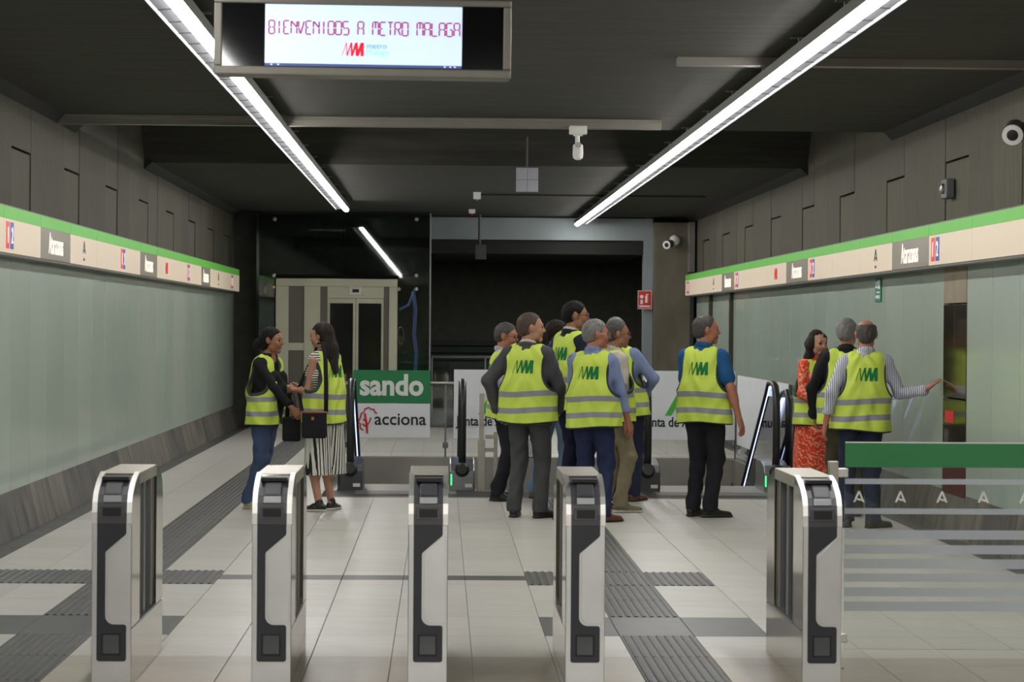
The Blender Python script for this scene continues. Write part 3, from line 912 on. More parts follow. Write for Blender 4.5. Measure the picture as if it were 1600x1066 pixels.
# rear handrail and glass by the dark stairwell
rg = tag(empty('rear_railing', (0, 38.7, 0)), 'thin steel railing in front of the dark stairwell at the back', 'railing')
MB().tube([(-.15, 0, 1.14), (3.3, 0, 1.14)], .02, 8).build('rail', M['alu'], rg)
for k in range(4):
    MB().box(-.15+.87*k, -.15+.87*(k+1)-.02, -.005, .005, .08, 1.08).build('glass_panel', M['cleardark'], rg)
    MB().box(-.16+.87*k, -.14+.87*k, -.02, .02, 0, 1.13).build('post', M['alu'], rg)

# ---- things on ceiling and walls
def at(x, y, Y): return Vector(((x+ROLL*(y-509)-690)/F*Y, Y, EYE-((y-ROLL*(x-690))-509)/F*Y))


p = at(903.5, 197, 20.45)
cm = tag(empty('track_camera', p), 'white cylindrical ceiling fitting hanging from the trunking in the middle', 'camera')
MB().box(-.075, .075, -.05, .05, -.07, .0).build('mount_box', M['white'], cm, bevel=.006)
MB().box(-.04, .04, -.04, .04, -.085, -.07).build('mount_step', M['white'], cm, bevel=.003)
MB().tube([(-.005, 0, -.085), (-.005, 0, -.16)], .02, 12).build('stem', M['white'], cm)
MB().lathe([(.03, -.155), (.043, -.165), (.046, -.24), (.042, -.275), (.02, -.292)], (0, 0, 0)).build('head', M['white'], cm, smooth=True)
MB().lathe([(.026, 0), (.026, .012)], (0, -.035, -.165), (0, -1, 0), 14).build('collar', M['steel'], cm)
p = at(824, 262, 26.3)
gp = tag(empty('square_panel', p), 'pale square perforated panel hanging under the ceiling', 'panel')
for i in (0, 1):
    for j in (0, 1):
        MB().box(-.122+.124*i, -.002+.124*i, 0, .02, -.135*(j+1)+.002, -.135*j-.002).build('mesh_plate', M['mesh'], gp, bevel=.003)
MB().box(-.124, .124, .02, .06, -.275, .005).build('backing', M['housing'], gp)
MB().box(-.01, .01, .03, .05, 0, 3.46-p.z+.3).build('hanger', M['housing'], gp)
for x, y, Y, lb_ in ((745.5, 306, 31.9, 'small white sensor box on the ceiling, the nearer of two'), (737.5, 329, 36.6, 'small white sensor box on the ceiling, the farther of two')):
    q = at(x, y, Y); bx = tag(empty('sensor_box', q), lb_, 'sensor', 'ceiling sensors')
    MB().box(-.05, .05, -.05, .05, -.045, ZC-q.z).build('box', M['white'], bx, bevel=.005)
    MB().lathe([(.02, 0), (.016, .015), (.004, .022)], (0, 0, -.045), (0, 0, -1), 12).build('lens', M['red' if y > 310 else 'alu'], bx)
q = at(751, 394, 38.3)
hb = tag(empty('hanging_speaker', q), 'black box hanging on a pole from the ceiling before the lintel', 'speaker')
MB().box(-.09, .09, -.06, .06, -.12, .12).build('box', M['black'], hb, bevel=.006)
MB().tube([(-.02, 0, .12), (-.02, 0, ZC-q.z)], .022, 8).build('pole', M['black'], hb)
q = at(1008, 468.5, 38.7)
fn = tag(MB().box(-.115, .115, 0, .01, -.15, .15).build('fire_notice', M['notice'], bevel=.002), 'red and white fire equipment notice on the grey jamb', 'sign')
fn.location = q
MB().box(-.115, .115, -.002, 0, -.15, -.142).box(-.115, .115, -.002, 0, .142, .15).box(-.115, -.107, -.002, 0, -.142, .142).box(.107, .115, -.002, 0, -.142, .142).build('border', M['white'], fn)
MB().tube([(.03, -.004, -.05), (.03, -.004, .07)], .022, 8).box(.02, .06, -.006, -.002, .08, .095).build('extinguisher_symbol', M['white'], fn)
MB().lathe([(.03, 0), (.03, .003)], (-.05, 0, .05), (0, -1, 0), 14).box(-.07, -.03, -.004, 0, -.07, .0).build('alarm_symbol', M['white'], fn)
MB().box(-.09, .09, -.004, 0, -.12, -.095).build('caption_bar', M['white'], fn)


def bullet(nm, q, d, label, s=1.0):
    t = tag(empty(nm, q), label, 'camera')
    d = Vector(d).normalized()
    MB().lathe([(.05*s, 0), (.055*s, .02*s), (.055*s, .14*s), (.062*s, .145*s), (.062*s, .165*s)], (0, 0, 0), d, 20).build('body', M['darkgrey' if s > 1 else 'white'], t, smooth=False)
    MB().lathe([(.058*s, .165*s), (.058*s, .172*s), (.034*s, .174*s)], (0, 0, 0), d, 20).build('front_ring', M['white'], t)
    MB().lathe([(.034*s, .17*s), (.03*s, .178*s), (.01*s, .182*s)], (0, 0, 0), d, 16).build('lens', M['slot'], t)
    return t


b1 = bullet('security_camera', at(1592, 198, 16.45), (-.35, -1, -.35), 'dark round security camera with white ring high on the right wall', 1.25)
MB().box(.02, .16, -.03, .03, -.02, .04).build('wall_arm', M['darkgrey'], b1, bevel=.004)
b2 = bullet('security_camera', at(1049, 380, 38.35), (-.5, -1, -.2), 'white security camera with two round heads on the rear concrete column', 1.15)
MB().lathe([(.08, 0), (.09, .03), (.07, .08), (.03, .10)], (.07, .1, .05), (0, -1, 0), 20).build('dome', M['white'], b2, smooth=True)
MB().box(.0, .1, .05, .15, -.03, .03).build('bracket', M['white'], b2)
q = at(1487, 294, 19.0); q.x = XR
wbx = tag(empty('wall_detector', q), 'small translucent detector box on the right concrete wall', 'sensor')
MB().box(-.07, .0, -.1, .1, -.08, .08).build('box', M['reflector'], wbx, bevel=.012)
MB().lathe([(.045, 0), (.04, .02), (.015, .03)], (-.07, 0, 0), (-1, 0, 0), 14).build('dome', M['alu'], wbx)
q = at(1376.5, 453, 22.15)
es = tag(empty('hose_sign', (XR-.002, 22.15, q.z)), 'small vertical green safety sign high on the right glass wall', 'sign')
MB().box(-.012, 0, -.14, .14, -.11, .11).build('plate', M['teal'], es, bevel=.002)
MB().box(-.015, -.012, -.11, -.01, .01, .09).box(-.015, -.012, .02, .11, .02, .08).box(-.015, -.012, -.1, .1, -.08, -.05).box(-.015, -.012, -.1, .05, -.03, -.015).build('symbols', M['posterwhite'], es)
# steel fire cabinet column in the right wall
M['cab'] = mat('cabinet steel', rgb(132, 122, 106), .14, .95, var=.15, vscale=1.5)
M['liftpanel2'] = mat('warm satin steel', rgb(150, 136, 116), .45, .6, var=.2, vscale=3)
M['cabred'] = mat('dark red enamel', rgb(96, 46, 42), .3, .3, var=.1)
fc = tag(empty('fire_cabinet', (XR, PH+.4275, 0)), 'tall stainless steel cabinet set into the right glass wall', 'cabinet')
MB().box(-.004, .06, -.42, .42, 1.86, 2.32).build('upper_plate', M['liftpanel2'], fc, bevel=.003)
MB().box(-.004, .06, -.42, -.003, 1.10, 1.85).build('door_leaf', M['cab'], fc, bevel=.003)
MB().box(-.004, .06, .003, .42, 1.10, 1.85).build('door_leaf', M['cab'], fc, bevel=.003)
MB().box(-.004, .06, -.42, .42, .62, 1.09).build('lower_door', M['cab'], fc, bevel=.003)
MB().box(-.004, .06, -.42, .42, .30, .615).build('plinth_panel', M['cabred'], fc, bevel=.003)
q = at(1482, 652, 19.2)
MB().box(-.008, -.004, .0, .32, q.z-.04, q.z+.055).build('red_sticker', M['notice'], fc)
text('lettering', 'U', .16, M['alu'], fc, (-.006, .28, q.z-.16), (PI/2, 0, -PI/2), bold=.003)

# ================================================================== PEOPLE
def V(*a): return np.array(a, float)


class P_:
    """one solid of the distance field: a tapering capsule, squashed by s in the frame Rm"""
    __slots__ = ('a', 'b', 'ra', 'rb', 's', 'R', 'k', 't', 'sub')

    def __init__(s_, a, b, ra, rb=None, s=(1, 1, 1), R=None, k=.03, t=0, sub=False):
        s_.a = V(*a); s_.b = V(*b); s_.ra = ra; s_.rb = ra if rb is None else rb
        s_.s = V(*s); s_.R = R; s_.k = k; s_.t = t; s_.sub = sub


def pdist(p, pts):
    ab = p.b-p.a; q = pts-p.a.astype('f4')
    L = float(ab @ ab)
    if L > 1e-9:
        t = np.clip((q @ ab.astype('f4'))/L, 0, 1)
        q = q-t[..., None]*ab.astype('f4')
        r = p.ra+(p.rb-p.ra)*t
    else: r = p.ra
    if p.R is not None: q = q @ p.R.astype('f4')
    if (p.s != 1).any(): q = q/p.s.astype('f4'); return (np.sqrt((q*q).sum(-1))-r)*float(p.s.min())
    return np.sqrt((q*q).sum(-1))-r


def sdf_mesh(prims, vox, post=None, noise=None, pad=.03):
    big = .12
    solid = [p for p in prims if not p.sub]
    ext = [max(p.ra, p.rb)*float(p.s.max()) for p in solid]
    lo = np.min([np.minimum(p.a, p.b)-e for p, e in zip(solid, ext)], 0)-pad
    hi = np.max([np.maximum(p.a, p.b)+e for p, e in zip(solid, ext)], 0)+pad
    n = np.ceil((hi-lo)/vox).astype(int)+1
    D = np.full(n, big, 'f4')
    ax = [(lo[i]+np.arange(n[i])*vox).astype('f4') for i in range(3)]
    for p in prims:
        e = max(p.ra, p.rb)*float(p.s.max())+p.k+.02
        i0 = np.maximum(0, np.floor((np.minimum(p.a, p.b)-e-lo)/vox).astype(int)); i1 = np.minimum(n, np.ceil((np.maximum(p.a, p.b)+e-lo)/vox).astype(int)+1)
        if (i1 <= i0).any(): continue
        sl = tuple(slice(a, b) for a, b in zip(i0, i1))
        g = np.stack(np.meshgrid(ax[0][sl[0]], ax[1][sl[1]], ax[2][sl[2]], indexing='ij'), -1)
        d = pdist(p, g); c = D[sl]; k = p.k
        if p.sub:
            d = -d; h = np.clip(.5-.5*(c-d)/k, 0, 1); D[sl] = c*(1-h)+d*h+k*h*(1-h)
            D[sl] = np.maximum(c, np.minimum(D[sl], big)) if False else D[sl]
        else:
            h = np.clip(.5+.5*(c-d)/k, 0, 1); D[sl] = c*(1-h)+d*h-k*h*(1-h)
    if noise or post:
        G = np.stack(np.meshgrid(*ax, indexing='ij'), -1)
        if noise: D += noise(G)
        if post: D = post(G, D)
    D = np.clip(D, -big, big)
    D[0] = D[-1] = big; D[:, 0] = D[:, -1] = big; D[:, :, 0] = D[:, :, -1] = big
    gr = vdb.FloatGrid(big); gr.copyFromArray(np.ascontiguousarray(D, dtype='f4'))
    v, q = gr.convertToQuads(0.0)
    return v.astype('f8')*vox+lo, q[:, ::-1]


def np_mesh(name, v, q, mats, idx=None, attrs=None):
    me = bpy.data.meshes.new(name)
    me.vertices.add(len(v)); me.vertices.foreach_set('co', v.astype('f4').ravel())
    me.loops.add(len(q)*4); me.loops.foreach_set('vertex_index', q.astype('i4').ravel())
    me.polygons.add(len(q)); me.polygons.foreach_set('loop_start', np.arange(0, len(q)*4, 4, dtype='i4'))
    for m in mats: me.materials.append(m)
    if idx is not None: me.polygons.foreach_set('material_index', idx.astype('i4'))
    me.update(calc_edges=True); me.validate()
    for k, a in (attrs or {}).items():
        at_ = me.attributes.new(k, 'FLOAT', 'POINT'); at_.data.foreach_set('value', a.astype('f4'))
    me.shade_smooth()
    return me


# ---- fabrics
def fabric(name, col, rough=.85, var=.12, wr=.5):
    return mat(name, col, rough, var=var, vscale=9, bump=wr, bscale=14, spec=.25)


def vest_material():
    m, nt, b = nodes('hi-vis fabric with reflective bands and dark binding')
    L = nt.links.new; N = nt.nodes.new

    def attr(n): a = N('ShaderNodeAttribute'); a.attribute_name = n; return a.outputs['Fac']

    def math_(op, a, c):
        x = N('ShaderNodeMath'); x.operation = op
        for i, q in enumerate((a, c)):
            if isinstance(q, (int, float)): x.inputs[i].default_value = q
            else: L(q, x.inputs[i])
        return x.outputs[0]
    vz = attr('vz'); vt = attr('vt')

    def band(lo, hi): return math_('MULTIPLY', math_('GREATER_THAN', vz, lo), math_('LESS_THAN', vz, hi))
    st = math_('ADD', band(.905, .953), band(1.045, 1.093))
    mx = N('ShaderNodeMix'); mx.data_type = 'RGBA'; L(st, mx.inputs[0])
    mx.inputs[6].default_value = (.57, .71, .095, 1); mx.inputs[7].default_value = (.27, .28, .31, 1)
    m2 = N('ShaderNodeMix'); m2.data_type = 'RGBA'; L(math_('LESS_THAN', vt, .0135), m2.inputs[0])
    L(mx.outputs[2], m2.inputs[6]); m2.inputs[7].default_value = (.03, .04, .035, 1)
    L(m2.outputs[2], b.inputs['Base Color'])
    b.inputs['Roughness'].default_value = .62; b.inputs['Specular IOR Level'].default_value = .35
    tc = N('ShaderNodeTexCoord'); n = N('ShaderNodeTexNoise'); n.inputs['Scale'].default_value = 11; n.inputs['Detail'].default_value = 3
    L(tc.outputs['Object'], n.inputs[0]); bp = N('ShaderNodeBump'); bp.inputs['Strength'].default_value = .6; bp.inputs['Distance'].default_value = .012
    L(n.outputs[0], bp.inputs['Height']); L(bp.outputs[0], b.inputs['Normal'])
    return m


def striped(name, c1, c2, scale, distort=0, axis='X', split=.5, dist_scale=2):
    m, nt, b = nodes(name); N = nt.nodes.new; L = nt.links.new
    tc = N('ShaderNodeTexCoord'); wv = N('ShaderNodeTexWave'); wv.bands_direction = axis
    wv.inputs['Scale'].default_value = scale; wv.inputs['Distortion'].default_value = distort; wv.inputs['Detail Scale'].default_value = dist_scale
    r = N('ShaderNodeValToRGB'); r.color_ramp.interpolation = 'LINEAR'
    r.color_ramp.elements[0].position = split-.08; r.color_ramp.elements[1].position = split+.08
    r.color_ramp.elements[0].color = c1; r.color_ramp.elements[1].color = c2
    L(tc.outputs['Object'], wv.inputs[0]); L(wv.outputs['Fac'], r.inputs[0]); L(r.outputs[0], b.inputs['Base Color'])
    b.inputs['Roughness'].default_value = .85
    return m


F_ = {'vest': vest_material(), 'vestlogo': fabric('green vest print', rgb(28, 120, 66)),
      'jeans': fabric('blue denim', rgb(66, 82, 112)), 'jeans_dark': fabric('dark blue denim', rgb(40, 48, 78)), 'jeans_light': fabric('light denim', rgb(120, 142, 172)),
      'jeans_navy': fabric('navy denim', rgb(40, 47, 68)), 'black': fabric('black cloth', rgb(28, 28, 31)), 'navy': fabric('navy suit cloth', rgb(30, 36, 54)),
      'grey_suit': fabric('grey suit cloth', rgb(74, 74, 76)), 'lilac': fabric('pale lilac shirt', rgb(168, 165, 182)), 'paleblue': fabric('pale blue shirt', rgb(124, 138, 176)),
      'cream': fabric('cream polo shirt', rgb(188, 182, 170)), 'khaki': fabric('khaki trousers', rgb(134, 124, 102)), 'polo': fabric('blue polo cloth', rgb(36, 86, 134)),
      'darktrousers': fabric('near black trousers', rgb(34, 34, 40)), 'olive': fabric('olive brown trousers', rgb(72, 68, 52)), 'blueshirt': fabric('royal blue cloth', rgb(40, 60, 130)),
      'stripe_shirt': striped('blue white striped shirt', rgb(112, 118, 140), rgb(206, 208, 216), 20, .6, 'X', .4),
      'culottes': striped('black and white striped culottes', rgb(28, 28, 30), rgb(214, 211, 202), 13, .5, 'X', .36),
      'striped_top': striped('black and white striped top', rgb(28, 28, 30), rgb(214, 211, 202), 15, .2, 'Z', .45),
      'orange': striped('orange red chevron dress', rgb(208, 62, 34), rgb(228, 150, 120), 11, 9, 'DIAGONAL', .80, 2.0),
      'shoe_black': mat('black leather', rgb(26, 25, 25), .4), 'shoe_brown': mat('brown leather', rgb(98, 56, 40), .45, var=.15), 'shoe_khaki': mat('khaki suede', rgb(112, 102, 82), .8, var=.15),
      'shoe_beige': mat('beige suede', rgb(170, 156, 116), .8, var=.1), 'sole': mat('pale rubber sole', rgb(205, 200, 188), .6), 'sole_dark': mat('dark rubber sole', rgb(40, 36, 34), .6),
      'lips': mat('lips', rgb(150, 84, 76), .5), 'eye': mat('eye', rgb(40, 32, 30), .25), 'leather_tan': mat('tan leather', rgb(150, 88, 50), .5)}
SK = {'fair': mat('fair skin', rgb(176, 128, 106), .55, var=.06, vscale=12), 'tan': mat('tanned skin', rgb(148, 100, 76), .55, var=.07, vscale=12),
      'ruddy': mat('ruddy skin', rgb(168, 108, 86), .55, var=.07, vscale=12)}
HR = {'black': mat('black hair', rgb(22, 19, 19), .6, var=.3, spec=.2, vscale=30, bump=.8, bscale=60, stretch=(3, 3, .5)),
      'brown': mat('dark brown hair', rgb(38, 27, 25), .6, var=.35, spec=.2, vscale=30, bump=.8, bscale=60, stretch=(3, 3, .5)),
      'auburn': mat('short auburn grey hair', rgb(74, 54, 45), .6, var=.25, vscale=40, bump=.8, bscale=90),
      'grey': mat('grey hair', rgb(118, 114, 112), .6, var=.25, vscale=40, bump=.8, bscale=90),
      'darkgrey': mat('dark grey hair', rgb(66, 62, 60), .6, var=.3, vscale=40, bump=.8, bscale=80)}


def rz(a): a = R(a); return np.array([[math.cos(a), -math.sin(a), 0], [math.sin(a), math.cos(a), 0], [0, 0, 1]])
def rx(a): a = R(a); return np.array([[1, 0, 0], [0, math.cos(a), -math.sin(a)], [0, math.sin(a), math.cos(a)]])


def ik(a, c, l1, l2, pole):
    a, c, pole = map(lambda q: V(*q), (a, c, pole)); d = c-a; L = np.linalg.norm(d)
    if L > (l1+l2)*.998: c = a+d*((l1+l2)*.998/L); d = c-a; L = np.linalg.norm(d)
    u = d/L; x = (l1*l1-l2*l2+L*L)/(2*L); h = math.sqrt(max(0, l1*l1-x*x))
    p = pole-u*(pole@u); p /= np.linalg.norm(p)+1e-9
    return a+u*x+p*h, c


def unit(v): return v/(np.linalg.norm(v)+1e-9)


LOGO = mark_polys()


def person(name_label, x, y, facing, H=1.75, female=False, bulk=0, head=(0, 0), lean=(0, 0), feet=((-.10, 0, 8), (.10, 0, -8)), hipx=0, arms=None,
           top='paleblue', sleeve='long', bottom='darktrousers', legs='trousers', shoes='shoe_black', sole='sole_dark', skin='fair', hair=('short', 'grey'),
           glasses=False, collar=None, vest='closed', jacket=False, logo=True, group=None, seed=0, hemz=.05):
    s = H/1.75
    rs = np.random.RandomState(seed+3); ph = rs.uniform(0, 6, 6)
    fw = .93 if female else 1.0
    ZH = .93

    def T(p):
        f = (p[2]-ZH)/.5
        return V(p[0]+hipx*max(0, min(1, p[2]/ZH))+lean[0]*f, p[1]+lean[1]*f, p[2])*s
    prims = []

    def cap(a, b, ra, rb=None, **kw): prims.append(P_(T(a), T(b), ra*s, None if rb is None else rb*s, **kw)); return prims[-1]

    def torso(lst, inf, bk=bulk):
        def c(a, b, ra, rb=None, sq=(1, 1, 1)): lst.append(P_(T(a), T(b), (ra+inf)*s, None if rb is None else (rb+inf)*s, s=sq, k=.05))
        w_ = .06 if female else .075
        c((-.075, -.01, .93), (.075, -.01, .93), .105, sq=(1, .95, 1))
        c((-w_, 0, 1.08), (w_, 0, 1.08), .088+.02*bk, sq=(1, 1, 1.2))
        c((0, .045+.02*bk, 1.06), (0, .04+.02*bk, 1.14), .075+.05*bk)
        c((-.075*fw, .0, 1.27), (.075*fw, .0, 1.27), .105, sq=(1, .95, 1.1))
        c((-.13*fw, -.01, 1.405), (.13*fw, -.01, 1.405), .055, sq=(1, 1.1, 1))
        c((0, -.01, 1.40), (0, 0, 1.47), .065)
        if female:
            for q in (-1, 1): c((q*.07, .085, 1.265), (q*.07, .085, 1.265), .055)
    # ---- arms
    A = arms or {}
    sh = {}
    for sd, key in ((-1, 'L'), (1, 'R')):
        a0 = T((sd*.175*fw, -.01, 1.40))
        spec = A.get(key, {})
        tgt = V(*spec.get('w', (sd*.27, .05, .86)))*s
        if 'w' in spec or True: tgt = V(*tgt)+V(hipx*s, 0, 0)
        pole = spec.get('p', (sd*.35, -1, -.1))
        el, wr = ik(a0, tgt, .288*s, .262*s, pole)
        d = unit(V(*spec['d'])) if 'd' in spec else unit(wr-el)
        nrm = V(*spec.get('n', (-sd, .1, 0))); nrm = unit(nrm-d*(nrm@d))
        w_ = np.cross(d, nrm)
        ref = V(*spec.get('th', (0, 1, .2)))
        if w_@ref < 0: w_ = -w_
        sh[key] = dict(a=a0, e=el, w=wr, d=d, n=nrm, t=w_, sd=sd, curl=spec.get('curl', 18))
    # ---- legs
    lg = {}
    for (sd, ft) in zip((-1, 1), feet):
        hp_ = T((sd*.088, 0, .92)); ank = V(ft[0], ft[1], .085)*s
        kn, ank = ik(hp_, ank, .43*s, .425*s, (ft[0]*.1, 1, 0))
        lg[sd] = dict(h=hp_, k=kn, a=ank, rot=ft[2])
    # ---- body
    torso(prims, 0)
    cap((0, -.012, 1.42), (0, .006, 1.56), .054*(.88 if female else 1.12), .052*(.88 if female else 1.12), k=.03)
    B = prims
    am = (.85 if female else 1)

    def limb(lst, a, b, ra, rb, k=.03, **kw): lst.append(P_(a, b, ra*s, rb*s, k=k*s, **kw))
    for q in sh.values():
        ak = am*(.84 if sleeve in ('long', 'rolled', 'loose') else 1)
        limb(B, q['a'], q['e'], .049*ak, .038*ak); limb(B, q['e'], q['w'], .040*ak, .026*am)
        mid = q['e']+(q['w']-q['e'])*.25; limb(B, mid, mid+(q['w']-q['e'])*.15, .041*ak, .036*ak)
        hs = .92 if female else 1.0; w0, d, n_, t_ = q['w'], q['d'], q['n'], q['t']
        hk = s*hs
        for o in (-.024, 0, .024): B.append(P_(w0+d*.012*hk+t_*o*.7*hk, w0+d*.088*hk+t_*o*hk, .0155*hk, .0145*hk, k=.012))
        for o, ln, kk in ((-.033, .058, 1.25), (-.011, .074, 1.05), (.011, .078, .9), (.033, .070, .8)):
            b0 = w0+d*.092*hk+t_*o*hk; c1 = R(q['curl']*kk); d1 = d*math.cos(c1)+n_*math.sin(c1)
            b1_ = b0+d1*ln*.55*hk; c2 = R(q['curl']*kk*2.4); d2 = d*math.cos(c2)+n_*math.sin(c2)
            b2_ = b1_+d2*ln*.45*hk
            B.append(P_(b0, b1_, .0092*hk, .0085*hk, k=.005)); B.append(P_(b1_, b2_, .0086*hk, .0072*hk, k=.004))
        th0 = w0+d*.022*hk+t_*.024*hk; th1 = th0+(t_*.62+d*.72+n_*.25)*.045*hk; th2 = th1+(t_*.25+d*.9+n_*.35)*.034*hk
        B.append(P_(th0, th1, .0135*hk, .0105*hk, k=.01)); B.append(P_(th1, th2, .0105*hk, .0085*hk, k=.004))
    for sd, q in lg.items():
        lk = .86 if legs == 'trousers' else 1
        limb(B, q['h'], q['k'], .082*lk, .052*lk, .04); limb(B, q['k'], q['a'], .051*lk, .033)
        m_ = q['k']+(q['a']-q['k'])*.28+V(0, -.018, 0)*s; limb(B, m_, m_+(q['a']-q['k'])*.12, .050*lk, .046*lk)
        f = rz(q['rot'])@V(0, 1, 0); limb(B, q['a']+V(0, 0, -.04)*s-f*.03*s, V(q['a'][0], q['a'][1], .03*s)+f*.13*s, .034, .026)
    # ---- head
    hs = s**.5*(1.03 if female else 1.09)
    Rh = rz(head[0])@rx(head[1])
    piv = T((0, .0, 1.528)); hc = piv+Rh@V(0, .024, .092)*hs

    def hp(p): return hc+Rh@(V(*p)*hs)

    def H_(lst, a, b, ra, rb=None, sq=(1, 1, 1), k=.012, t=0, sub=False): lst.append(P_(hp(a), hp(b), ra*hs, (rb if rb is not None else ra)*hs, s=sq, R=Rh, k=k, t=t, sub=sub))
    H_(B, (0, -.012, .032), (0, -.012, .032), .083, sq=(.90, 1.12, .98), k=.02)
    H_(B, (0, .030, -.012), (0, .030, -.012), .066, sq=(.93, .92, 1.2), k=.02)
    H_(B, (-.030, .018, -.062), (.030, .018, -.062), .034, k=.02)
    H_(B, (0, .068, -.088), (0, .066, -.09), .021, k=.018)
    H_(B, (-.034, .076, .028), (.034, .076, .028), .013, k=.012)
    H_(B, (-.042, .062, -.02), (-.036, .066, -.03), .018, k=.015); H_(B, (.042, .062, -.02), (.036, .066, -.03), .018, k=.015)
    for q in (-1, 1): H_(B, (q*.031, .098, .008), (q*.031, .098, .008), .013, k=.01, sub=True)
    H_(B, (0, .086, .012), (0, .102, -.020), .0080, .0125, k=.008)
    for q in (-1, 1): H_(B, (q*.010, .090, -.026), (q*.010, .090, -.026), .0085, k=.005)
    H_(B, (-.018, .084, -.050), (.018, .084, -.050), .0075, k=.005, t=1)
    H_(B, (-.014, .083, -.060), (.014, .083, -.060), .008, k=.005, t=1)
    for q in (-1, 1):
        H_(B, (q*.031, .078, .008), (q*.031, .078, .008), .0115, k=.002, t=2)
        H_(B, (q*.076, -.008, -.002), (q*.080, -.012, .004), .030, sq=(.32, .62, 1.0), k=.008)
    v, q = sdf_mesh(B, .0068)
    cen = v[q].mean(1); idx = np.zeros(len(q))
    if female or True:
        for p in B:
            if p.t:
                dd = pdist(p, cen.astype('f4')); idx[dd < (.0018 if p.t == 1 else .0012)] = p.t
    me = np_mesh('person', v, q, [SK[skin], F_['lips'], F_['eye']], idx)
    root = link('person', me, None, (x, y, 0), (0, 0, R(facing)))
    tag(root, name_label, 'person', group)

    def part(nm, pr, vox, m, noise=None, post=None, attrs=None, idxf=None, mats=None):
        v, q = sdf_mesh(pr, vox, post, noise)
        me = np_mesh(nm, v, q, mats or [m], idxf(v, q) if idxf else None, attrs(v) if attrs else None)
        return link(nm, me, root)

    def folds(amp, f=1.0, zlo=None):
        def fn(G):
            x_, y_, z_ = G[..., 0]/s, G[..., 1]/s, G[..., 2]/s
            a = np.sin(z_*38*f+ph[0]+3*np.sin(x_*17+ph[1])+2.5*np.sin(y_*21+ph[2]))
            b = np.sin(x_*46*f+ph[3]+2.2*np.sin(z_*13+ph[4]))*np.sin(y_*31+ph[5]+z_*9)
            return (amp*(.6*a+.6*b)).astype('f4')
        return fn
    # ---- trousers / skirt
    col = F_[bottom]
    if legs == 'trousers':
        pr = []
        pr.append(P_(T((-.07, -.012, .95)), T((.07, -.012, .95)), .112*s, k=.05)); pr.append(P_(T((0, .0, 1.02)), T((0, 0, 1.03)), .112*s, s=(1.25, .95, 1), k=.05))
        for sd, g in lg.items():
            pr.append(P_(g['h'], g['k'], .100*s, .074*s, k=.03*s)); pr.append(P_(g['k'], g['a']+V(0, -.012, -.01)*s, .072*s, .060*s, k=.03*s))
            pr.append(P_(g['a']+V(0, -.012, .06)*s, g['a']+V(0, .0, -.03)*s, .058*s, .062*s, k=.02))
        part('trousers', pr, .0105, col, folds(.0062), lambda G, D: np.maximum(D, hemz*s-G[..., 2]))
    elif legs == 'culottes':
        pr = [P_(T((-.07, 0, .95)), T((.07, 0, .95)), .125*s, k=.05)]
        for sd, g in lg.items():
            e = V(g['a'][0]*1.2, g['a'][1], .30*s); pr.append(P_(g['h'], e, .115*s, .125*s, k=.025))

        def pl(G): return (.006*np.sin(np.arctan2(G[..., 1], G[..., 0]-.0)*22+G[..., 2]*3)*np.clip((1.0-G[..., 2])*1.4, 0, 1)).astype('f4')
        part('culottes', pr, .0095, col, pl, lambda G, D: np.maximum(np.maximum(D, .34*s-G[..., 2]), G[..., 2]-1.06*s))
    else:
        pr = [P_(T((-.06, 0, 1.0)), T((.06, 0, 1.0)), .120*s, k=.06), P_(T((0, 0, .95)), V(0, 0, .2)*s, .185*s, .225*s, s=(1, .92, 1), k=.08), P_(V(0, .03, .72)*s, V(0, .03, .5)*s, .19*s, k=.06)]

        def pl(G): return (.010*np.sin(np.arctan2(G[..., 1], G[..., 0])*9+G[..., 2]*4+ph[0])*np.clip((1.0-G[..., 2])*1.4, 0, 1)).astype('f4')
        part('skirt', pr, .011, col, pl, lambda G, D: np.maximum(D, .12*s-G[..., 2]))
    # ---- top with sleeves
    inf = .014 if not jacket else .022
    pr = []; torso(pr, inf)
    for g in sh.values():
        if sleeve == 'none': continue
        e_ = {'long': .94, 'rolled': .72, 'elbow': .25, 'short': 0, 'loose': .35}[sleeve]
        if sleeve == 'short':
            end = g['a']+(g['e']-g['a'])*.68; pr.append(P_(g['a'], end, (.058+inf*.6)*s*am, (.056+inf*.6)*s*am, k=.03))
        else:
            j = .010 if jacket else 0
            pr.append(P_(g['a'], g['e'], (.060+j)*s*am, (.052+j)*s*am, k=.03*s))
            end = g['e']+(g['w']-g['e'])*e_
            r1 = .075 if sleeve == 'loose' else (.040+j)
            pr.append(P_(g['e'], end, (.053+j)*s*am, r1*s*am, k=.02*s))
            if sleeve in ('long', 'rolled', 'loose'): pr.append(P_(end-(g['w']-g['e'])*.03, end+(g['w']-g['e'])*.02, (r1+.007)*s*am, k=.006))
    tz = .80 if jacket else .955
    if jacket: pr.append(P_(T((-.075, -.01, .93)), T((.075, -.01, .93)), .138*s, k=.05)); pr.append(P_(T((-.085, -.01, .80)), T((.085, -.01, .80)), .135*s, k=.05))
    nk = T((0, .02, 1.50))

    def topcut(G, D):
        D = np.maximum(D, tz*s-G[..., 2]); D = np.maximum(D, G[..., 2]-1.505*s)
        if female:
            c_ = T((0, .13, 1.47)); dd = .085*s-np.sqrt(((G-c_.astype('f4'))**2).sum(-1)); D = np.maximum(D, dd)
        return D.astype('f4')
    if legs != 'dress' or True:
        part('jacket' if jacket else ('top' if female else 'shirt'), pr, .0105, F_[top], folds(.0060 if not jacket else .0066, .8), topcut)
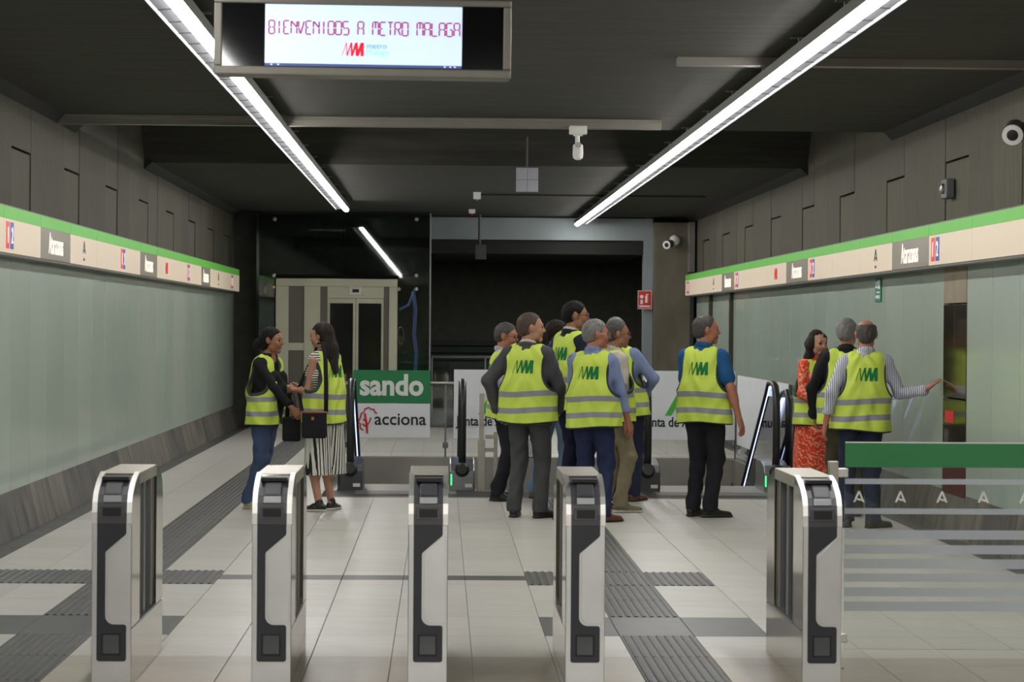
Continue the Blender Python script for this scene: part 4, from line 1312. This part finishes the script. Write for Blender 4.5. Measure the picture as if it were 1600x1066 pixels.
    if not female:
        cc = F_[collar or top]; cp = []
        for i in range(10):
            a0, a1 = R(i*36), R((i+1)*36)
            fn = lambda a: (.060*math.sin(a), -.008+.062*math.cos(a), 1.492-.018*math.cos(a))
            cp.append(P_(T(fn(a0)), T(fn(a1)), .014*s, s=(1, 1, 1.7), k=.01))
        part('collar', cp, .007, cc)
        if jacket:
            cp = [P_(p.a-V(0, .003, .02)*s, p.b-V(0, .003, .02)*s, .022*s, s=(1.1, 1.1, 1.3), k=.01) for p in cp[2:8]]
            part('jacket_collar', cp, .009, F_[top])
    # ---- vest
    if vest:
        pr = []; bw = .012*max(0, bulk)+(.016 if jacket else 0)
        yb = .02*bulk
        for o in (-1, 0, 1):
            pr.append(P_(T((o*.098*fw, .0+yb, .84)), T((o*.092*fw, 0+yb*.6, 1.15)), (.150+bw)*s, (.136+bw)*s, k=.05))
            pr.append(P_(T((o*.088*fw, -.005, 1.12)), T((o*.075*fw, -.008, 1.34)), (.133+bw)*s, (.110+bw*.7)*s, k=.05))
        pr.append(P_(T((-.10*fw, -.01, 1.415)), T((.10*fw, -.01, 1.415)), (.072+bw*.5)*s, s=(1, 1.15, 1), k=.04))
        cuts = []
        for sd in (-1, 1):
            cuts.append((T((sd*.268*fw, .0, 1.29)), V(.105 if not female else .088, .30, .185 if not female else .17)*s))
        nc = T((0, .0, 1.545)); nr = V(.082, .10, .072)*s
        vz0 = .815*s
        fc_ = T((0, .16, 1.46)); fr = V(.055, .13, .10)*s

        def fields(G):
            out = []
            for c_, r_ in cuts:
                out.append(-(np.sqrt((((G-c_)/r_)**2).sum(-1))-1)*r_.min())
            out.append(-(np.sqrt((((G-nc)/nr)**2).sum(-1))-1)*nr.min())
            out.append(-(np.sqrt((((G-fc_)/fr)**2).sum(-1))-1)*fr.min())
            if vest == 'open':
                c0 = T((.02, .2, 1.1)); out.append(-(np.maximum(np.abs(G[..., 0]-c0[0])/.028+.12*np.sin(G[..., 2]*9), np.abs(G[..., 1]-c0[1])/.16)-1)*.028)
            out.append(vz0-G[..., 2]+.012*s*np.sin(G[..., 0]*9+ph[1]))
            return out

        def vpost(G, D):
            D = np.maximum(D, -(D+.019))      # a shell, open at the armholes, neck and hem
            for f_ in fields(G): D = np.maximum(D, f_)
            return D.astype('f4')

        def vnoise(G):
            an = np.arctan2(G[..., 1], G[..., 0]); z_ = G[..., 2]/s
            return (.0075*np.sin(an*7+ph[0]+2*np.sin(z_*6+ph[1]))*np.clip((1.45-z_)*1.8, .15, 1)+.0042*np.sin(z_*30+4*np.sin(an*3+ph[2])+ph[3])).astype('f4')

        def vattr(v):
            z_ = v[:, 2]/s+.010*np.sin(v[:, 0]*8+ph[2])
            f_ = np.max(np.stack(fields(v), 0), 0)
            return {'vz': z_, 'vt': -f_}
        vo = part('safety_vest', pr, .0095, F_['vest'], vnoise, vpost, vattr)
        if logo:
            me_ = vo.data
            bv = BVHTree.FromPolygons([v_.co for v_ in me_.vertices], [tuple(p_.vertices) for p_ in me_.polygons])
            mb = MB()
            for poly in LOGO:
                (x0, y0), (x1, _), (x2, y2), (x3, _) = poly
                n = 7; rows = []
                for i in range(n+1):
                    f_ = i/n
                    for a_, b_ in (((x0, y0), (x3, y2)), ((x1, y0), (x2, y2))):
                        u = a_[0]+(b_[0]-a_[0])*f_; w2 = a_[1]+(b_[1]-a_[1])*f_
                        wx = (u-.48)*.185*s+T((0, 0, 1.30))[0]; wz = (1.243+w2*.112)*s
                        hit = bv.ray_cast(Vector((wx, -.6, wz)), Vector((0, 1, 0)))
                        rows.append((wx, (hit[0].y if hit[0] else -.1)-.0035, wz))
                b0 = len(mb.v); mb.v += rows
                for i in range(n): mb.f.append((b0+2*i, b0+2*i+1, b0+2*i+3, b0+2*i+2))
            mb.build('printed_logo', F_['vestlogo'], root)
    # ---- shoes
    for sd, g in lg.items():
        f = rz(g['rot'])@V(0, 1, 0); a_ = V(g['a'][0], g['a'][1], 0); r_ = rz(g['rot']); k_ = s*(.9 if female else 1)
        pr = [P_(a_-f*.045*k_+V(0, 0, .045)*k_, a_+f*.05*k_+V(0, 0, .05)*k_, .036*k_, .038*k_, k=.02, R=r_, s=(1, 1, 1)),
              P_(a_+f*.05*k_+V(0, 0, .036)*k_, a_+f*.165*k_+V(0, 0, .026)*k_, .041*k_, .034*k_, s=(1.08, 1, .8), R=r_, k=.02),
              P_(a_+V(0, -.01, .07)*k_, a_+V(0, -.005, .10)*k_, .040*k_, k=.02),
              P_(a_-f*.045*k_+V(0, 0, .012)*k_, a_+f*.17*k_+V(0, 0, .012)*k_, .042*k_, .040*k_, s=(1.02, 1, .35), R=r_, k=.006)]
        part('shoe', pr, .0075, None, None, lambda G, D: np.maximum(np.maximum(D, .001-G[..., 2]), G[..., 2]-.115),
             mats=[F_[shoes], F_[sole]], idxf=lambda v, q: (v[q].mean(1)[:, 2] < .022).astype('i4'))
    # ---- hair
    style, hcolr = hair; pr = []
    bun = []
    H_(pr, (0, -.018, .038), (0, -.018, .038), .088 if style != 'bald' else .0855, sq=(.93, 1.12, 1.0), k=.02)
    if style in ('short', 'receding', 'bald'): H_(pr, (0, -.055, -.012), (0, -.05, .02), .058, sq=(1.1, 1, 1), k=.03)
    if style == 'long':
        H_(pr, (0, -.05, .0), (0, -.085, -.12), .078, .07, sq=(1.1, .75, 1), k=.04); H_(pr, (0, -.085, -.12), (.015, -.11, -.33), .072, .045, sq=(1.35, .6, 1), k=.04)
        H_(pr, (-.02, -.085, -.14), (-.05, -.10, -.30), .05, .028, sq=(1.2, .6, 1), k=.03)
    if style == 'wavy':
        for q in (-1, 1):
            H_(pr, (q*.06, -.015, .02), (q*.085, -.01, -.12), .04, .042, k=.03); H_(pr, (q*.085, -.01, -.12), (q*.10, .02, -.25), .042, .030, k=.03)
        H_(pr, (0, -.06, .0), (0, -.08, -.16), .08, .07, sq=(1.1, .7, 1), k=.03)
    if style == 'bun':
        H_(pr, (0, -.05, .0), (0, -.06, -.03), .07, k=.03); H_(pr, (0, -.13, -.035), (0, -.14, -.05), .050, k=.015)
    Ri = Rh.T; lim = {'short': .030, 'receding': .005, 'bald': .0, 'long': .045, 'wavy': .048, 'bun': .028}[style]

    def hpost(G, D):
        L_ = ((G-hc.astype('f4')) @ Ri.T.astype('f4'))/hs
        X_, Y_, Z_ = L_[..., 0], L_[..., 1], L_[..., 2]
        front = Y_-(lim+.62*np.clip(Z_-.02, -.05, .2)) if style != 'bald' else Y_-.02
        if style == 'receding': front = Y_-(.012+.40*np.clip(Z_, -.03, .2)+.25*(.05-np.abs(X_)))
        if style in ('long', 'wavy'): front = np.where(Z_ < .06, Y_-(.035 if style == 'wavy' else .02), front)
        D = np.maximum(D, front)
        if style in ('short', 'receding', 'bald'):
            D = np.maximum(D, -(Z_+.055+.35*np.clip(-Y_-.02, -.05, .03)))
            # round the ears
            ear = .034-np.sqrt((Y_+.006)**2+(Z_+.010)**2); ear = np.where(np.abs(X_) > .045, ear, -1); D = np.maximum(D, ear)
            D = np.maximum(D, np.where((Y_ > -.01) & (Z_ < .0), .02, -1)*1.0 if style == 'bald' else -1)
        if style == 'bald': D = np.maximum(D, .082-np.sqrt(X_**2+(Y_+.025)**2+(Z_-.125)**2))
        return D.astype('f4')

    def hnoise(G):
        return (.0028*np.sin(G[..., 0]*150+np.sin(G[..., 2]*40)*2)*np.sin(G[..., 1]*130+ph[0])+(.006*np.sin(G[..., 2]*48+G[..., 0]*20) if style == 'wavy' else 0)).astype('f4')
    part('hair', pr, .0058, HR[hcolr], hnoise, hpost)
    # brows
    mb = MB()
    for q in (-1, 1):
        pts = [hp((q*.016, .089, .030)), hp((q*.032, .086, .034)), hp((q*.046, .074, .030))]
        mb.tube(pts, .0042, 6)
    mb.build('eyebrows', HR[hcolr], root)
    if glasses:
        mb = MB()
        for q in (-1, 1):
            ringp = [hp((q*.032+.024*math.cos(R(a)), .100-.10*abs(.032+.024*math.cos(R(a))*q)**1.6, .006+.017*math.sin(R(a)))) for a in range(0, 360, 30)]
            mb.tube(ringp, .0020, 5, closed=True)
            mb.tube([hp((q*.056, .092, .010)), hp((q*.074, .06, .010)), hp((q*.084, -.005, .006))], .0022, 5)
        mb.tube([hp((-.009, .106, .010)), hp((.009, .106, .010))], .002, 5)
        mb.build('glasses', M['alu'] if hcolr == 'grey' else M['black'], root)
    return root, sh, T, s


def strap_bag(label, path, boxc, size, rot, m_, trim=True, parent_sh=None):
    t = tag(empty('handbag', boxc, rot), label, 'bag')
    w_, d_, h_ = size
    MB().box(-w_/2, w_/2, -d_/2, d_/2, -h_/2, h_/2).build('bag_body', m_, t, bevel=.018)
    if trim:
        MB().box(-w_/2-.002, w_/2+.002, -d_/2-.003, d_/2+.003, h_/2-.012, h_/2+.002).build('top_piping', F_['leather_tan'], t, bevel=.003)
        MB().box(-w_*.12, -w_*.01, -d_/2-.004, -d_/2, h_*.18, h_*.30).build('leather_patch', F_['leather_tan'], t, bevel=.001)
    inv = t.matrix_basis.inverted() if False else (Matrix.Translation(boxc) @ Matrix.Rotation(rot, 4, 'Z')).inverted()
    pts = [inv @ Vector(p) for p in path]
    MB().tube(pts, .019, 8, rv=.004).build('strap', m_, t, smooth=True)
    return t


def gx(xp, Y): return (xp-690)/F*Y


# left pair
w1, sh1, T1, s1 = person('woman with dark tied back hair, black sleeves and blue jeans, open yellow vest', gx(417, 21.3), 21.3, -118, 1.62, True, bulk=1.0, head=(8, -4), lean=(0, .03), hipx=0,
       feet=((-.02, -.16, 14), (.13, -.10, -20)), arms={'R': dict(w=(.10, .37, .965), p=(.7, -.6, -.5), n=(-1, -.2, -.4), th=(0, 0, 1), curl=30), 'L': dict(w=(.02, .33, .93), p=(-.8, -.5, -.5), n=(1, -.1, .3), th=(0, 0, 1), curl=30)},
       top='black', sleeve='rolled', bottom='jeans', shoes='shoe_beige', sole='sole', skin='tan', hair=('bun', 'black'), vest='open', logo=False, seed=1)
w2, sh2, T2, s2 = person('woman with long dark hair and striped culottes, crossbody bag over a yellow vest', gx(508, 21.0), 21.0, 52, 1.67, True, head=(16, -6), feet=((-.09, -.02, 30), (.13, .02, -75)),
       arms={'L': dict(w=(-.10, .30, 1.12), p=(-.3, -.6, -1), n=(1, -.2, 0), th=(0, 0, 1), curl=34), 'R': dict(w=(.05, .33, 1.13), p=(.6, -.6, -.7), n=(-1, -.2, 0), th=(0, 0, 1), curl=34)},
       top='striped_top', sleeve='none', bottom='culottes', legs='culottes', shoes='shoe_black', sole='sole', skin='fair', hair=('long', 'brown'), seed=2)


def wpt(o, p): return Matrix.Translation(o.location) @ Matrix.Rotation(o.rotation_euler.z, 4, 'Z') @ Vector(p)


bc = Vector((gx(494, 20.85), 20.72, .775))
strap_bag('black crossbody bag with tan piping at the hip of the woman in striped culottes', [bc+Vector((.10, .01, .11)), bc+Vector((.10, .02, .35)), bc+Vector((.09, .03, .60)), bc+Vector((.065, .10, .72)), bc+Vector((.03, .22, .72)), bc+Vector((-.02, .36, .62)), bc+Vector((-.16, .30, .30)), bc+Vector((-.11, .06, .12))],
          bc, (.215, .075, .235), .05, F_['black'])
bc = Vector((gx(458, 21.2), 21.12, .72))
strap_bag('black shoulder bag hanging between the two women', [bc+Vector((-.04, 0, .10)), bc+Vector((-.03, -.0, .26)), bc+Vector((.0, .02, .33)), bc+Vector((.03, 0, .26)), bc+Vector((.05, 0, .10))], bc, (.15, .10, .22), .3, F_['black'], trim=False)

# standing group, from left to right
person('man in lilac shirt and glasses at the left rear of the group', gx(786, 22.4), 22.4, -88, 1.67, bulk=.6, head=(-22, -8), feet=((-.09, -.02, 10), (.12, -.05, -15)),
       arms={'R': dict(w=(.20, .22, .95), p=(.4, -1, 0))}, top='lilac', bottom='darktrousers', skin='ruddy', hair=('short', 'darkgrey'), glasses=True, seed=3)
person('man in grey suit with receding auburn hair, back to the camera, green mark on vest', gx(826, 20.4), 20.4, -22, 1.755, bulk=.3, head=(-62, 0), feet=((-.12, .0, 12), (.12, .0, -22)),
       arms={'L': dict(w=(-.30, .05, .93), p=(-1, -.6, 0)), 'R': dict(w=(.20, .20, .93), p=(.9, -.9, 0))}, top='grey_suit', bottom='grey_suit', jacket=True, collar='cream', skin='fair', hair=('receding', 'auburn'), seed=4)
person('dark haired man mostly hidden in the middle of the group, light jeans', gx(868, 22.6), 22.6, -30, 1.70, head=(-30, 0), feet=((-.22, 0, 5), (.07, 0, -10)), top='blueshirt', bottom='jeans_light', hair=('short', 'brown'), skin='tan', seed=5, shoes='shoe_khaki')
person('tall dark haired bearded man in navy suit behind the grey haired man', gx(895, 21.9), 21.9, -55, 1.885, head=(-35, -2), feet=((-.10, 0, 8), (.10, .02, -10)),
       arms={'R': dict(w=(.22, .12, .92), p=(.6, -1, 0))}, top='navy', bottom='navy', jacket=True, collar='cream', skin='tan', hair=('short', 'black'), glasses=True, seed=6)
person('grey haired man in pale blue shirt and jeans, back to the camera, thin glasses', gx(928, 20.0), 20.0, -24, 1.70, bulk=.6, head=(-58, 0), feet=((-.11, 0, 8), (.11, -.02, -35)),
       arms={'R': dict(w=(.285, .13, .86), p=(.5, -1, 0)), 'L': dict(w=(-.24, .2, .88), p=(-.4, -1, 0))}, top='paleblue', bottom='jeans_dark', shoes='shoe_brown', skin='ruddy', hair=('short', 'grey'), glasses=True, seed=7)
person('man in cream polo shirt and khaki trousers with dark framed glasses', gx(961, 21.1), 21.1, -72, 1.70, bulk=.4, head=(-14, -2), feet=((-.08, -.06, 8), (.11, .03, -12)),
       arms={'R': dict(w=(.25, .02, .84), p=(.2, -1, 0))}, top='cream', sleeve='short', bottom='khaki', shoes='shoe_khaki', sole='sole', skin='tan', hair=('receding', 'darkgrey'), glasses=True, seed=8)
person('grey haired man in pale blue shirt and dark jeans, right rear of the group', gx(977, 22.4), 22.4, -20, 1.73, head=(5, 0), lean=(-.08, 0), feet=((-.14, 0, 8), (.10, .0, -20)),
       arms={'R': dict(w=(.16, .20, 1.02), p=(1, -.6, 0))}, top='paleblue', bottom='jeans_navy', shoes='shoe_brown', skin='fair', hair=('short', 'grey'), seed=9)
person('man in blue polo shirt standing alone right of the group', gx(1101, 20.55), 20.55, -30, 1.745, bulk=.7, head=(-55, 0), lean=(0, -.02), feet=((-.10, .03, -10), (.08, -.02, -48)), hipx=.01,
       arms={'R': dict(w=(.335, .0, .85), p=(.3, -1, 0)), 'L': dict(w=(-.22, .16, .88), p=(-.2, -1, 0))}, top='polo', sleeve='short', bottom='darktrousers', skin='ruddy', hair=('receding', 'darkgrey'), seed=10)
# right trio
person('woman with long wavy brown hair in an orange red patterned dress', gx(1277, 21.6), 21.6, -142, 1.63, True, head=(-10, -6), feet=((-.08, 0, 5), (.09, .02, -5)),
       arms={'R': dict(w=(.10, .26, 1.05), p=(.8, -.6, -.6), n=(-1, 0, 0), th=(0, 0, 1)), 'L': dict(w=(-.1, .26, 1.0), p=(-.8, -.5, -.6), n=(1, 0, 0), th=(0, 0, 1))},
       top='orange', sleeve='loose', bottom='orange', legs='dress', skin='fair', hair=('wavy', 'brown'), vest='open', logo=False, seed=11)
person('grey haired man in black jacket between the woman in orange and the balding man', gx(1325, 20.75), 20.75, -8, 1.73, head=(-20, 0), feet=((-.10, 0, 8), (.10, 0, -10)),
       arms={'L': dict(w=(-.27, .12, .90), p=(-1, -.9, 0)), 'R': dict(w=(.2, .25, 1.0), p=(.5, -1, 0))}, top='black', jacket=True, bottom='olive', skin='ruddy', hair=('short', 'grey'), logo=False, seed=12)
person('balding man in striped shirt reaching out to touch the steel cabinet', gx(1350, 19.55), 19.55, -4, 1.715, bulk=.8, head=(-2, 0), lean=(.03, 0), feet=((-.12, .02, 10), (.10, -.05, -55)),
       arms={'R': dict(w=(.505, -.17, 1.165), p=(.25, .3, -1), d=(.78, -.08, .62), n=(.6, .1, -.75), th=(-.3, 0, 1), curl=4), 'L': dict(w=(-.30, -.02, .89), p=(-.5, -1, 0))},
       top='stripe_shirt', sleeve='long', bottom='jeans_navy', skin='ruddy', hair=('bald', 'darkgrey'), seed=13)
